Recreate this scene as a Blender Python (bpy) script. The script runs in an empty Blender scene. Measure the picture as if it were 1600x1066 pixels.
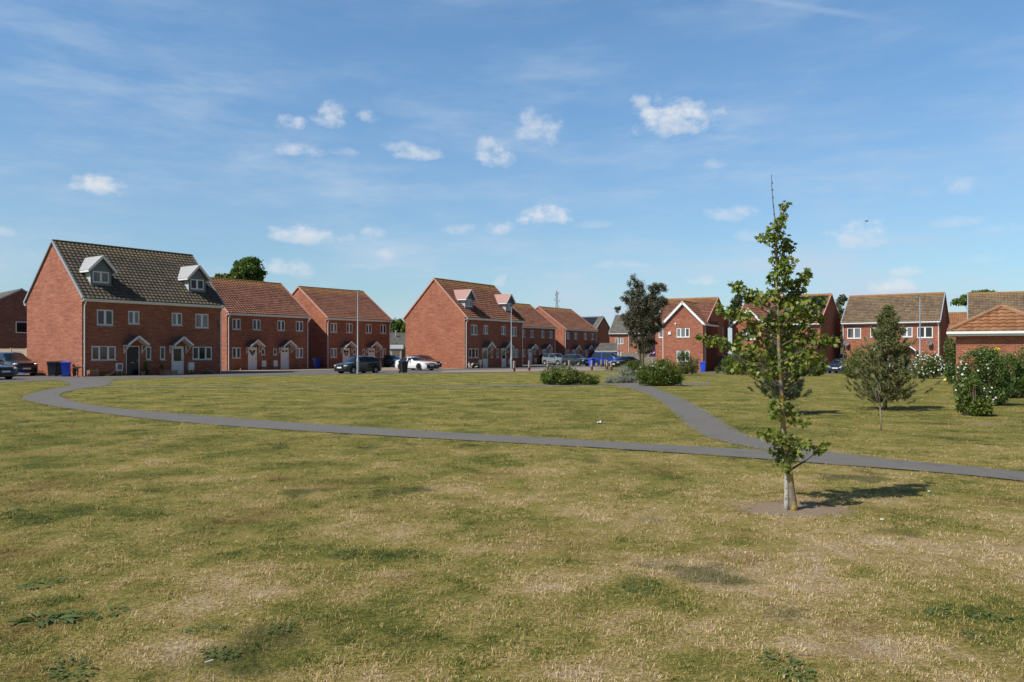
import bpy, math, random
import numpy as np
from mathutils import Vector, Matrix
rad = math.radians
random.seed(7); RNG = np.random.default_rng(7)
scene = bpy.context.scene
COL = scene.collection

# ------------------------------------------------------------------ camera
EYE, FPX, CX, HY = 1.6, 1246.0, 800.0, 552.0
cam_d = bpy.data.cameras.new('camera'); cam = bpy.data.objects.new('camera', cam_d); COL.objects.link(cam)
cam.location = (0, 0, EYE); cam.rotation_euler = (rad(90), 0, 0)
cam_d.sensor_width = 36; cam_d.lens = 36*FPX/1600; cam_d.shift_y = (HY-533)/1600
cam_d.clip_start = 0.1; cam_d.clip_end = 5000
scene.camera = cam

# ------------------------------------------------------------------ light
SUN_EL = 47.0
SUN_H = Vector((-0.82, -0.57)).normalized()          # horizontal direction towards the sun
sd = bpy.data.lights.new('sun', 'SUN'); sun = bpy.data.objects.new('sun', sd); COL.objects.link(sun)
sd.energy = 5.0; sd.angle = rad(0.53); sd.color = (1.0, 0.94, 0.85)
tosun = Vector((SUN_H.x*math.cos(rad(SUN_EL)), SUN_H.y*math.cos(rad(SUN_EL)), math.sin(rad(SUN_EL))))
sun.rotation_euler = tosun.to_track_quat('Z', 'Y').to_euler()
vs = scene.view_settings
vs.view_transform = 'Standard'; vs.look = 'None'; vs.gamma = 1; vs.use_curve_mapping = False
vs.exposure = 0.0
SKY_STRENGTH = 0.12

class NT:
    """tiny helper for node trees"""
    def __init__(s, nt): s.nt = nt; s.n = nt.nodes; s.l = nt.links
    def new(s, t, **k):
        n = s.n.new(t)
        for a, v in k.items(): setattr(n, a, v)
        return n
    def put(s, sock, v):
        if hasattr(v, 'bl_idname') or isinstance(v, bpy.types.NodeSocket): s.l.new(v, sock)
        elif isinstance(v, (tuple, list)) and len(v) == 3 and sock.type == 'RGBA': sock.default_value = (*v, 1)
        else: sock.default_value = v
    def math(s, op, a, b=None, c=None, clamp=False):
        n = s.new('ShaderNodeMath', operation=op); n.use_clamp = clamp
        for i, v in enumerate((a, b, c)):
            if v is not None: s.put(n.inputs[i], v)
        return n.outputs[0]
    def vec(s, op, a, b=None):
        n = s.new('ShaderNodeVectorMath', operation=op); s.put(n.inputs[0], a)
        if b is not None: s.put(n.inputs[1], b)
        return n.outputs[0]
    def noise(s, vec, scale, detail=3, rough=.55, out=0):
        n = s.new('ShaderNodeTexNoise'); n.inputs['Scale'].default_value = scale
        n.inputs['Detail'].default_value = detail; n.inputs['Roughness'].default_value = rough
        if vec is not None: s.l.new(vec, n.inputs['Vector'])
        return n.outputs[out]
    def mix(s, f, a, b, blend='MIX'):
        n = s.new('ShaderNodeMix', data_type='RGBA', blend_type=blend)
        s.put(n.inputs['Factor'], f); s.put(n.inputs['A'], a) if False else None
        s.put(n.inputs[6], a); s.put(n.inputs[7], b)
        return n.outputs[2]
    def ramp(s, f, stops, interp='LINEAR'):
        n = s.new('ShaderNodeValToRGB'); n.color_ramp.interpolation = interp
        el = n.color_ramp.elements
        while len(el) < len(stops): el.new(0.5)
        for e, (p, c) in zip(el, stops):
            e.position = p; e.color = (*c, 1) if len(c) == 3 else c
        s.put(n.inputs[0], f); return n.outputs[0]
    def step(s, v, lo, hi):
        n = s.new('ShaderNodeMapRange', interpolation_type='SMOOTHSTEP')
        s.put(n.inputs['Value'], v); n.inputs['From Min'].default_value = lo; n.inputs['From Max'].default_value = hi
        return n.outputs[0]
    def mapping(s, v, scale=(1, 1, 1), loc=(0, 0, 0), rot=(0, 0, 0)):
        n = s.new('ShaderNodeMapping'); s.l.new(v, n.inputs['Vector'])
        n.inputs['Scale'].default_value = scale; n.inputs['Location'].default_value = loc; n.inputs['Rotation'].default_value = rot
        return n.outputs[0]

world = bpy.data.worlds.new('World'); scene.world = world; world.use_nodes = True
def build_sky():
    t = NT(world.node_tree); t.n.clear()
    out = t.new('ShaderNodeOutputWorld'); bg = t.new('ShaderNodeBackground'); t.l.new(bg.outputs[0], out.inputs[0])
    bg.inputs['Strength'].default_value = SKY_STRENGTH
    sky = t.new('ShaderNodeTexSky', sky_type='NISHITA'); sky.sun_disc = False
    sky.sun_elevation = rad(SUN_EL); sky.sun_rotation = math.atan2(SUN_H.x, SUN_H.y)
    sky.altitude = 0; sky.air_density = 1.0; sky.dust_density = 0.6; sky.ozone_density = 1.6
    co = t.new('ShaderNodeTexCoord').outputs['Generated']
    sep = t.new('ShaderNodeSeparateXYZ'); t.l.new(co, sep.inputs[0])
    az = t.math('ARCTAN2', sep.outputs[0], sep.outputs[1]); el = t.math('ARCSINE', sep.outputs[2])
    # slightly richer blue, as the photograph's sky
    col = t.mix(1.0, sky.outputs[0], (0.86, 1.04, 1.14), 'MULTIPLY')
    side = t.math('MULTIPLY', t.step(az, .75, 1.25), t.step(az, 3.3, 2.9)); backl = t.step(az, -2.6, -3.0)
    col = t.mix(t.math('MAXIMUM', side, backl), col, t.mix(1.0, col, (.22, .25, .32), 'MULTIPLY'))      # unseen sky right and behind darkened to cut fill on shaded fronts
    col = t.mix(t.step(el, .24, .0), col, t.mix(1.0, col, (.80, .86, .88), 'MULTIPLY'))
    col = t.mix(t.step(el, .14, .40), col, t.mix(1.0, col, (1.04, 1.14, 1.16), 'MULTIPLY'))
    zen = t.step(el, .50, .85)
    col = t.mix(zen, col, t.mix(1.0, col, (.34, .38, .46), 'MULTIPLY'))  # sky above the view darkened too, to lower the fill light
    # thin cirrus veil drawn out along the wind
    cmb = t.new('ShaderNodeCombineXYZ'); t.l.new(az, cmb.inputs[0]); t.l.new(el, cmb.inputs[1])
    ae = cmb.outputs[0]
    w1 = t.noise(t.mapping(ae, (2.2, 9, 1), rot=(0, 0, rad(8))), 2.2, 6, .62)
    w2 = t.noise(t.mapping(ae, (1.3, 5, 1), loc=(3, 1, 0), rot=(0, 0, rad(-14))), 2.0, 5, .6)
    veil = t.math('MULTIPLY', t.step(w1, .36, .74), t.step(w2, .30, .72))
    low = t.step(el, .42, .02)
    veil = t.math('MULTIPLY', veil, t.math('MULTIPLY_ADD', low, .85, .40))
    veil = t.math('ADD', veil, t.math('MULTIPLY', t.math('MULTIPLY', t.step(el, .30, .0), t.step(w2, .15, .75)), .30), clamp=True)
    VC = tuple(c/SKY_STRENGTH for c in (.54, .66, .80))
    col = t.mix(veil, col, VC)
    # a straight, faint aircraft trail high on the right
    ld = t.math('ADD', el, t.math('MULTIPLY_ADD', az, .28, -.4855))
    trail = t.math('MULTIPLY', t.step(t.math('ABSOLUTE', ld), .006, .0),
                   t.math('MULTIPLY', t.step(az, .22, .30), t.step(az, .46, .38)))
    col = t.mix(t.math('MULTIPLY', trail, .22), col, VC)
    # fair-weather cumulus: (px, py, rx, ry, opacity) of the place they have in the sky
    cl = [(160,291,42,17,.95),(8,362,22,8,.4),(457,195,22,12,.75),(517,184,26,17,.85),(573,184,16,9,.6),(470,237,34,9,.6),(540,238,26,6,.3),
          (622,230,20,9,.5),(652,241,30,11,.8),(764,225,14,14,.55),(776,247,28,17,.9),(842,206,32,26,.6),(1003,160,14,10,.6),(1053,186,56,25,.98),
          (470,369,58,13,.8),(444,421,34,15,.75),(585,365,16,11,.55),(604,399,14,7,.4),(722,360,24,8,.5),(780,358,20,10,.6),(855,341,34,15,.95),
          (925,352,26,6,.22),(1120,258,20,9,.3),(1143,335,38,11,.55),(1170,372,24,10,.3),(1097,440,20,8,.55),(1345,370,44,19,.8),(1390,450,34,12,.8),
          (1500,291,24,15,.35),(1495,347,38,9,.3),(1415,426,22,8,.45),(1570,358,36,9,.28),(1440,303,26,8,.2),(780,440,12,9,.55),(960,415,40,6,.25),(1540,405,22,7,.3)]
    nz = t.noise(t.mapping(ae, (1, 1.5, 1)), 95, 6, .6); nz2 = t.noise(t.mapping(ae, (1, 1.4, 1)), 34, 5, .6)
    warp = t.math('ADD', t.math('MULTIPLY', t.math('SUBTRACT', nz, .5), .8), t.math('MULTIPLY', t.math('SUBTRACT', nz2, .5), 4.2))
    tot = None; shade = None
    for px, py, rx, ry, op in cl:
        a0 = math.atan((px-CX)/FPX); e0 = math.atan((HY-py)/FPX*math.cos(a0)); ca = math.cos(a0)
        ra = rx/FPX*ca*ca*1.28; re = ry/FPX*ca*1.35
        dx = t.math('MULTIPLY_ADD', az, 1/ra, -a0/ra); dy = t.math('MULTIPLY_ADD', el, 1/re, -e0/re)
        r2 = t.math('MULTIPLY_ADD', dx, dx, t.math('MULTIPLY', dy, dy))
        r2b = t.math('MULTIPLY_ADD', t.math('LESS_THAN', dy, 0), t.math('MULTIPLY', t.math('MULTIPLY', dy, dy), 1.2), r2)      # flatter bases
        v = t.math('ADD', t.math('SUBTRACT', .62, r2b), warp)
        m = t.math('MULTIPLY', t.step(v, -.55, 1.2), t.math('MULTIPLY', t.step(r2, 2.4, .9), op*.90))
        tot = m if tot is None else t.math('MAXIMUM', tot, m)
        s = t.math('MULTIPLY', m, t.step(dy, .35, -.9))
        shade = s if shade is None else t.math('MAXIMUM', shade, s)
    CW = tuple(c/SKY_STRENGTH for c in (.80, .82, .86)); CG = tuple(c/SKY_STRENGTH for c in (.50, .57, .68))
    col = t.mix(tot, col, t.mix(t.math('MULTIPLY', shade, .9, clamp=True), CW, CG))
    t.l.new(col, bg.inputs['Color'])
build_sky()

# ------------------------------------------------------------------ helpers
def sm(x): x = min(1, max(0, x)); return x*x*(3-2*x)
def g(x, y):                                             # the ground falls a little towards the right-hand houses
    return -0.33*sm((x-6)/14)*sm((y-30)/40)
def P(px, py, Z): return Vector(((px-CX)/FPX*Z, Z, EYE+(HY-py)/FPX*Z))
def G(px, py):
    z = 0.0
    for _ in range(12):
        Z = (EYE-z)*FPX/max(py-HY, 1); X = (px-CX)/FPX*Z; z = g(X, Z)
    return Vector((X, Z, z))
def GZ(px, Z): X = (px-CX)/FPX*Z; return Vector((X, Z, g(X, Z)))

def props(o, label=None, cat=None, group=None, kind=None):
    if label: o['label'] = label
    if cat: o['category'] = cat
    if group: o['group'] = group
    if kind: o['kind'] = kind
    return o
def thing(name, label, cat, loc=(0, 0, 0), rz=0, group=None):
    o = bpy.data.objects.new(name, None); COL.objects.link(o); o.empty_display_size = .2
    o.location = loc; o.rotation_euler = (0, 0, rz)
    return props(o, label, cat, group)

class MB:
    """collects faces, links them as ONE mesh object"""
    def __init__(s): s.v = []; s.f = []; s.uv = {}; s.fr = {}; s.mi = []
    def face(s, pts, uv=None, fr=None, mi=0):
        i = len(s.v); s.v += [tuple(p) for p in pts]; s.f.append(tuple(range(i, i+len(pts)))); s.mi.append(mi)
        if uv: s.uv[len(s.f)-1] = uv
        if fr: s.fr[len(s.f)-1] = fr
    def faces(s, verts, faces, mi=0):
        i = len(s.v); s.v += [tuple(p) for p in verts]
        for f in faces: s.f.append(tuple(i+k for k in f)); s.mi.append(mi)
    def box(s, x0, x1, y0, y1, z0, z1, mi=0):
        v = [(x0,y0,z0),(x1,y0,z0),(x1,y1,z0),(x0,y1,z0),(x0,y0,z1),(x1,y0,z1),(x1,y1,z1),(x0,y1,z1)]
        s.faces(v, [(0,3,2,1),(4,5,6,7),(0,1,5,4),(1,2,6,5),(2,3,7,6),(3,0,4,7)], mi)
    def bar(s, p, q, w, h, up=(0, 0, 1), mi=0):
        p = Vector(p); q = Vector(q); d = (q-p).normalized(); side = d.cross(Vector(up)).normalized(); u = side.cross(d)
        c = [(-w/2, -h/2), (w/2, -h/2), (w/2, h/2), (-w/2, h/2)]
        v = [p+side*a+u*b for a, b in c]+[q+side*a+u*b for a, b in c]
        s.faces(v, [(0,1,2,3),(7,6,5,4),(0,4,5,1),(1,5,6,2),(2,6,7,3),(3,7,4,0)], mi)
    def tube(s, pts, radii, n=8, mi=0, cap=True):
        pts = [Vector(p) for p in pts]; rings = []; ref = None
        if not hasattr(radii, '__len__'): radii = [radii]*len(pts)
        for i, p in enumerate(pts):
            d = (pts[min(i+1, len(pts)-1)]-pts[max(i-1, 0)]).normalized()
            if ref is None: ref = Vector((1, 0, 0)) if abs(d.x) < .9 else Vector((0, 1, 0))
            a = (ref-d*ref.dot(d)).normalized(); ref = a; b = d.cross(a)
            rings.append([p+(a*math.cos(2*math.pi*k/n)+b*math.sin(2*math.pi*k/n))*radii[i] for k in range(n)])
        v = [q for r in rings for q in r]; f = []
        for i in range(len(pts)-1):
            for k in range(n): f.append((i*n+k, i*n+(k+1) % n, (i+1)*n+(k+1) % n, (i+1)*n+k))
        if cap: f.append(tuple(reversed(range(n)))); f.append(tuple(range((len(pts)-1)*n, len(pts)*n)))
        s.faces(v, f, mi)
    def lathe(s, prof, n=20, c=(0, 0, 0), axis='z', mi=0):
        v = []; f = []
        for r, h in prof:
            for k in range(n):
                a = 2*math.pi*k/n; x, y = r*math.cos(a), r*math.sin(a)
                q = (x, y, h) if axis == 'z' else (x, h, y) if axis == 'y' else (h, x, y)
                v.append((q[0]+c[0], q[1]+c[1], q[2]+c[2]))
        for i in range(len(prof)-1):
            for k in range(n): f.append((i*n+k, i*n+(k+1) % n, (i+1)*n+(k+1) % n, (i+1)*n+k))
        s.faces(v, f, mi)
    def ell(s, c, r, nu=12, nv=8, rz=0, mi=0):
        v = []; f = []; cz, sz = math.cos(rz), math.sin(rz)
        for i in range(nv+1):
            th = math.pi*i/nv
            for k in range(nu):
                a = 2*math.pi*k/nu; x, y, z = r[0]*math.sin(th)*math.cos(a), r[1]*math.sin(th)*math.sin(a), r[2]*math.cos(th)
                v.append((c[0]+x*cz-y*sz, c[1]+x*sz+y*cz, c[2]+z))
        for i in range(nv):
            for k in range(nu): f.append((i*nu+k, (i+1)*nu+k, (i+1)*nu+(k+1) % nu, i*nu+(k+1) % nu))
        s.faces(v, f, mi)
    def prism(s, poly, y0, y1, mi=0):          # poly in x,z ; extruded along y
        n = len(poly); v = [(x, y0, z) for x, z in poly]+[(x, y1, z) for x, z in poly]
        s.faces(v, [tuple(range(n)), tuple(reversed(range(n, 2*n)))]+[((k+1) % n, k, n+k, n+(k+1) % n) for k in range(n)], mi)
    def build(s, name, m, parent=None, smooth=False, angle=None, label=None, loc=None):
        me = bpy.data.meshes.new(name); me.from_pydata(s.v, [], s.f)
        for mm in (m if isinstance(m, (list, tuple)) else [m]): me.materials.append(mm)
        if any(s.mi): me.polygons.foreach_set('material_index', s.mi)
        uv = me.uv_layers.new(name='UVMap'); fr = me.uv_layers.new(name='frac') if s.fr else None
        arr = np.zeros((len(me.loops), 2), np.float32); arf = np.zeros((len(me.loops), 2), np.float32)
        for p in me.polygons:
            if p.index in s.uv:
                for k, li in enumerate(p.loop_indices): arr[li] = s.uv[p.index][k]
            else:
                nn = p.normal
                e = Vector((1, 0, 0)) if abs(nn.z) > .999 else Vector((0, 0, 1)).cross(nn).normalized(); t = nn.cross(e)
                for k, li in enumerate(p.loop_indices):
                    q = Vector(s.v[me.loops[li].vertex_index]); arr[li] = (q.dot(e), q.dot(t))
            if fr and p.index in s.fr:
                for k, li in enumerate(p.loop_indices): arf[li] = s.fr[p.index][k]
        uv.data.foreach_set('uv', arr.ravel())
        if fr: fr.data.foreach_set('uv', arf.ravel())
        if smooth or angle:
            me.polygons.foreach_set('use_smooth', [True]*len(me.polygons))
            if angle: me.set_sharp_from_angle(angle=rad(angle))
        me.update()
        o = bpy.data.objects.new(name, me); COL.objects.link(o)
        if parent: o.parent = parent
        if loc: o.location = loc
        if label: o['label'] = label
        return o
def merge_build(mb, name, m, parent, dist=1e-4, **k):
    o = mb.build(name, m, parent, **k)
    import bmesh
    b = bmesh.new(); b.from_mesh(o.data); bmesh.ops.remove_doubles(b, verts=b.verts, dist=dist)
    bmesh.ops.recalc_face_normals(b, faces=b.faces); b.to_mesh(o.data); b.free()
    if k.get('angle'): o.data.set_sharp_from_angle(angle=rad(k['angle']))
    return o
def copy_tree(o, parent=None):
    c = o.copy(); COL.objects.link(c)
    if parent: c.parent = parent
    for ch in list(o.children): copy_tree(ch, c)
    return c

# ------------------------------------------------------------------ materials
MATS = {}
def newmat(name):
    m = bpy.data.materials.new(name); m.use_nodes = True; t = NT(m.node_tree); b = t.n['Principled BSDF']; MATS[name] = m
    return m, t, b
def simple(name, col, rough=.6, metal=0, var=.12, scale=6, bump=0, spec=None, coat=0):
    m, t, b = newmat(name)
    co = t.new('ShaderNodeTexCoord').outputs['Object']
    n = t.noise(co, scale, 4, .6)
    c = t.mix(n, tuple(x*(1-var) for x in col), tuple(min(1, x*(1+var)) for x in col))
    t.l.new(c, b.inputs['Base Color']); b.inputs['Roughness'].default_value = rough; b.inputs['Metallic'].default_value = metal
    if spec is not None: b.inputs['Specular IOR Level'].default_value = spec
    if coat: b.inputs['Coat Weight'].default_value = coat; b.inputs['Coat Roughness'].default_value = .03
    if bump:
        bn = t.new('ShaderNodeBump'); bn.inputs['Strength'].default_value = bump; bn.inputs['Distance'].default_value = .02
        t.l.new(t.noise(co, scale*8, 4), bn.inputs['Height']); t.l.new(bn.outputs[0], b.inputs['Normal'])
    return m
def brick(name, c1, c2, mortar):
    m, t, b = newmat(name)
    uv = t.new('ShaderNodeUVMap', uv_map='UVMap').outputs[0]
    br = t.new('ShaderNodeTexBrick'); t.l.new(uv, br.inputs['Vector'])
    for k, v in (('Scale', 1), ('Mortar Size', .011), ('Mortar Smooth', .3), ('Bias', 0), ('Brick Width', .225), ('Row Height', .075)):
        br.inputs[k].default_value = v
    br.inputs['Color1'].default_value = (*c1, 1); br.inputs['Color2'].default_value = (*c2, 1); br.inputs['Mortar'].default_value = (*mortar, 1)
    # single odd bricks, weathering blotches and faint streaks down from the eaves
    ij = t.vec('FLOOR', t.mapping(uv, (1/.225, 1/.075, 1)))
    wn = t.new('ShaderNodeTexWhiteNoise', noise_dimensions='2D'); t.l.new(ij, wn.inputs['Vector'])
    c = t.mix(t.math('MULTIPLY', wn.outputs[0], .35), br.outputs[0], t.mix(1, br.outputs[0], (.55, .50, .52), 'MULTIPLY'))
    c = t.mix(t.math('MULTIPLY', t.step(wn.outputs[0], .93, .95), .5), c, (.50, .24, .14))
    bl = t.noise(uv, .55, 5, .65); c = t.mix(t.step(bl, .35, .75), c, t.mix(1, c, (.80, .77, .80), 'MULTIPLY'))
    cs = t.noise(t.mapping(uv, (.8, 7.5, 1)), 1.0, 3, .6); c = t.mix(t.step(cs, .38, .68), c, t.mix(1, c, (1.20, 1.22, 1.24), 'MULTIPLY')); c = t.mix(t.step(cs, .46, .30), c, t.mix(1, c, (.80, .78, .78), 'MULTIPLY'))
    st = t.noise(t.mapping(uv, (2.2, .22, 1)), 1.2, 4, .6); c = t.mix(t.math('MULTIPLY', t.step(st, .52, .8), .35), c, (.36, .22, .16))
    t.l.new(c, b.inputs['Base Color']); b.inputs['Roughness'].default_value = .9; b.inputs['Specular IOR Level'].default_value = .25
    bn = t.new('ShaderNodeBump'); bn.inputs['Strength'].default_value = .6; bn.inputs['Distance'].default_value = .01; bn.invert = True
    t.l.new(br.outputs['Fac'], bn.inputs['Height']); t.l.new(bn.outputs[0], b.inputs['Normal'])
    return m
def tiles(name, stops, lichen, lichen_amt, ridge_amt):
    m, t, b = newmat(name)
    uv = t.new('ShaderNodeUVMap', uv_map='UVMap').outputs[0]; fr = t.new('ShaderNodeUVMap', uv_map='frac').outputs[0]
    wn = t.new('ShaderNodeTexWhiteNoise', noise_dimensions='2D'); t.l.new(t.vec('FLOOR', uv), wn.inputs['Vector'])
    c = t.ramp(wn.outputs[0], stops)
    n1 = t.noise(uv, .16, 5, .65); n2 = t.noise(uv, 1.3, 4, .7)
    sp = t.new('ShaderNodeSeparateXYZ'); t.l.new(fr, sp.inputs[0])
    rf = t.math('MULTIPLY', t.step(sp.outputs[1], .72, 1.0), ridge_amt)
    ef = t.math('MULTIPLY', t.step(sp.outputs[1], .14, .0), ridge_amt*.35)
    lm = t.math('ADD', t.math('MULTIPLY', t.step(n1, .42, .72), lichen_amt), t.math('ADD', rf, ef))
    lm = t.math('MULTIPLY', lm, t.step(n2, .30, .66), clamp=True)
    c = t.mix(lm, c, lichen)
    c = t.mix(t.math('MULTIPLY', t.step(n1, .55, .3), .35), c, t.mix(1, c, (.6, .6, .62), 'MULTIPLY'))
    # darker where tile meets tile along each course
    su = t.new('ShaderNodeSeparateXYZ'); t.l.new(t.vec('FRACTION', uv), su.inputs[0])
    c = t.mix(t.math('MULTIPLY', t.step(su.outputs[1], .80, 1.0), .5), c, t.mix(1, c, (.42, .40, .40), 'MULTIPLY'))
    t.l.new(c, b.inputs['Base Color']); b.inputs['Roughness'].default_value = .85; b.inputs['Specular IOR Level'].default_value = .3
    return m
def glass(name, col, curtain_or_reflection=None, amt=0):
    m, t, b = newmat(name)
    uv = t.new('ShaderNodeUVMap', uv_map='UVMap').outputs[0]
    c = t.mix(t.noise(uv, 1.4, 3), tuple(x*.5 for x in col), tuple(x*1.5 for x in col))
    if curtain_or_reflection:
        f = t.new('ShaderNodeTexWave', bands_direction='X'); f.inputs['Scale'].default_value = 5.5; f.inputs['Distortion'].default_value = 1.5
        t.l.new(uv, f.inputs['Vector'])
        c = t.mix(t.math('MULTIPLY', t.step(t.noise(t.mapping(uv, (1, .05, 1)), .9, 2), .38, .5), amt), c, t.mix(f.outputs[1], tuple(x*.55 for x in curtain_or_reflection), curtain_or_reflection))
    t.l.new(c, b.inputs['Base Color']); b.inputs['Roughness'].default_value = .04; b.inputs['IOR'].default_value = 1.52
    b.inputs['Specular IOR Level'].default_value = .6
    return m
def leafmat(name, cols, rough=.5, trans=.28):
    m, t, b = newmat(name)
    ri = t.new('ShaderNodeNewGeometry').outputs['Random Per Island']
    c = t.ramp(ri, [(i/(len(cols)-1), cc) for i, cc in enumerate(cols)])
    co = t.new('ShaderNodeTexCoord').outputs['Object']
    c = t.mix(t.math('MULTIPLY', t.step(t.noise(co, 2.2, 2), .4, .7), .45), c, cols[-1])
    t.l.new(c, b.inputs['Base Color']); b.inputs['Roughness'].default_value = rough; b.inputs['Specular IOR Level'].default_value = .35
    tr = t.new('ShaderNodeBsdfTranslucent'); t.l.new(t.mix(1, c, (1.1, 1.25, .5), 'MULTIPLY'), tr.inputs[0])
    mx = t.new('ShaderNodeMixShader'); mx.inputs[0].default_value = trans
    t.l.new(b.outputs[0], mx.inputs[1]); t.l.new(tr.outputs[0], mx.inputs[2]); t.l.new(mx.outputs[0], t.n['Material Output'].inputs[0])
    return m

BR = brick('red_brick', (.415, .126, .060), (.305, .088, .041), (.35, .22, .165))
BR_O = brick('orange_brick', (.46, .155, .072), (.37, .118, .055), (.42, .30, .23))
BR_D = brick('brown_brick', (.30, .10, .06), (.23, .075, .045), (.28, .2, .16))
T_DARK = tiles('brown_pantiles', [(0, (.080, .070, .056)), (.5, (.098, .085, .067)), (1, (.122, .104, .080))], (.22, .175, .085), .22, .7)
T_RED = tiles('terracotta_pantiles', [(0, (.155, .068, .046)), (.5, (.20, .090, .061)), (1, (.24, .112, .079))], (.34, .19, .065), .22, .95)
T_BRN = tiles('mossy_brown_pantiles', [(0, (.135, .095, .062)), (.5, (.18, .13, .085)), (1, (.225, .165, .11))], (.31, .205, .08), .4, .75)
T_ORG = tiles('orange_pantiles', [(0, (.235, .105, .050)), (.5, (.295, .135, .062)), (1, (.35, .17, .085))], (.24, .17, .085), .55, .5)
T_GRY = tiles('grey_concrete_tiles', [(0, (.12, .112, .10)), (.5, (.16, .15, .135)), (1, (.19, .18, .16))], (.22, .20, .12), .3, .3)
WHITE = simple('white_upvc', (.80, .80, .79), .35, var=.03, scale=2)
OFFW = simple('cream_painted_timber', (.72, .70, .64), .55, var=.06)
LEAD = simple('grey_lead_sheet', (.22, .24, .27), .55, var=.15)
CLAD = simple('blue_grey_cladding', (.155, .195, .235), .5, var=.06)
PALE = simple('pale_grey_cheek', (.46, .50, .50), .5, var=.06)
PINKL = simple('pink_rubber_sheet', (.38, .215, .185), .6, var=.08)
GREYL = simple('light_grey_felt', (.36, .36, .375), .6, var=.08)
SLATE = simple('dark_slate', (.085, .09, .10), .6, var=.25, scale=12, bump=.3)
VERGE_G = simple('grey_dry_verge', (.30, .34, .38), .6, var=.1)
VERGE_R = simple('mortar_bedded_verge', (.50, .26, .20), .8, var=.15, scale=4)
BLACKP = simple('black_plastic', (.012, .012, .013), .45, var=.2)
BLACKG = simple('black_gloss_door', (.010, .010, .012), .3, var=.1)
SILLM = simple('grey_sill', (.42, .43, .45), .6, var=.08)
STEEL = simple('galvanised_steel', (.42, .44, .46), .45, .5, var=.12)
DISHM = simple('grey_dish', (.16, .165, .17), .5, var=.1)
SOLARM = simple('solar_glass', (.018, .022, .032), .12, var=.3, scale=3)
BLUEP = simple('blue_plastic', (.018, .075, .62), .42, var=.08)
BINBLK = simple('dark_grey_bin_plastic', (.022, .026, .025), .5, var=.15)
TIMB = simple('weathered_fence_timber', (.20, .165, .125), .85, var=.35, scale=3, bump=.3)
TIMBD = simple('dark_fence_timber', (.075, .062, .05), .85, var=.35, scale=3)
TAN = simple('bare_timber', (.42, .32, .22), .8, var=.2)
TERRA = simple('terracotta_pot', (.36, .15, .085), .8, var=.15)
BARK = simple('grey_brown_bark', (.16, .125, .09), .9, var=.4, scale=14, bump=.8)
GL_D = glass('window_glass_dark', (.012, .014, .018))
GL_C = glass('window_glass_with_curtain', (.014, .016, .02), (.34, .33, .31), .85)
GL_N = glass('window_glass_with_net', (.03, .033, .038), (.22, .23, .24), .9)
GL_R = glass('window_glass_with_red_reflection', (.016, .014, .016), (.15, .065, .055), .8)  # reddish reflection painted into the pane colour with the fold pattern

# ------------------------------------------------------------------ ground
GRASS_GRP = None
LAWN_PATCHES = [(385, 905, 120, 30, .20), (270, 1020, 70, 28, .18), (570, 830, 130, 16, .15), (850, 905, 110, 22, .20), (1130, 900, 220, 34, .19), (1020, 985, 110, 34, .17), (1330, 850, 190, 24, .13), (1500, 905, 130, 26, .15), (1450, 1010, 90, 22, .14), (130, 880, 100, 16, .12), (640, 1050, 120, 14, .16), (880, 1052, 110, 14, .17), (1090, 790, 110, 14, .17), (760, 790, 160, 12, .10),
                (700, 925, 130, 28, -.20), (1000, 916, 75, 17, -.24), (640, 975, 150, 34, -.15), (840, 1000, 140, 26, -.15), (1230, 1045, 110, 28, -.19), (90, 990, 130, 34, -.14), (150, 800, 200, 26, -.12), (590, 868, 90, 10, -.18), (400, 1030, 110, 22, -.14), (470, 960, 100, 24, -.13), (1480, 960, 120, 16, -.13), (1166, 669, 34, 5, -.30), (60, 690, 90, 16, -.12)]
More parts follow.
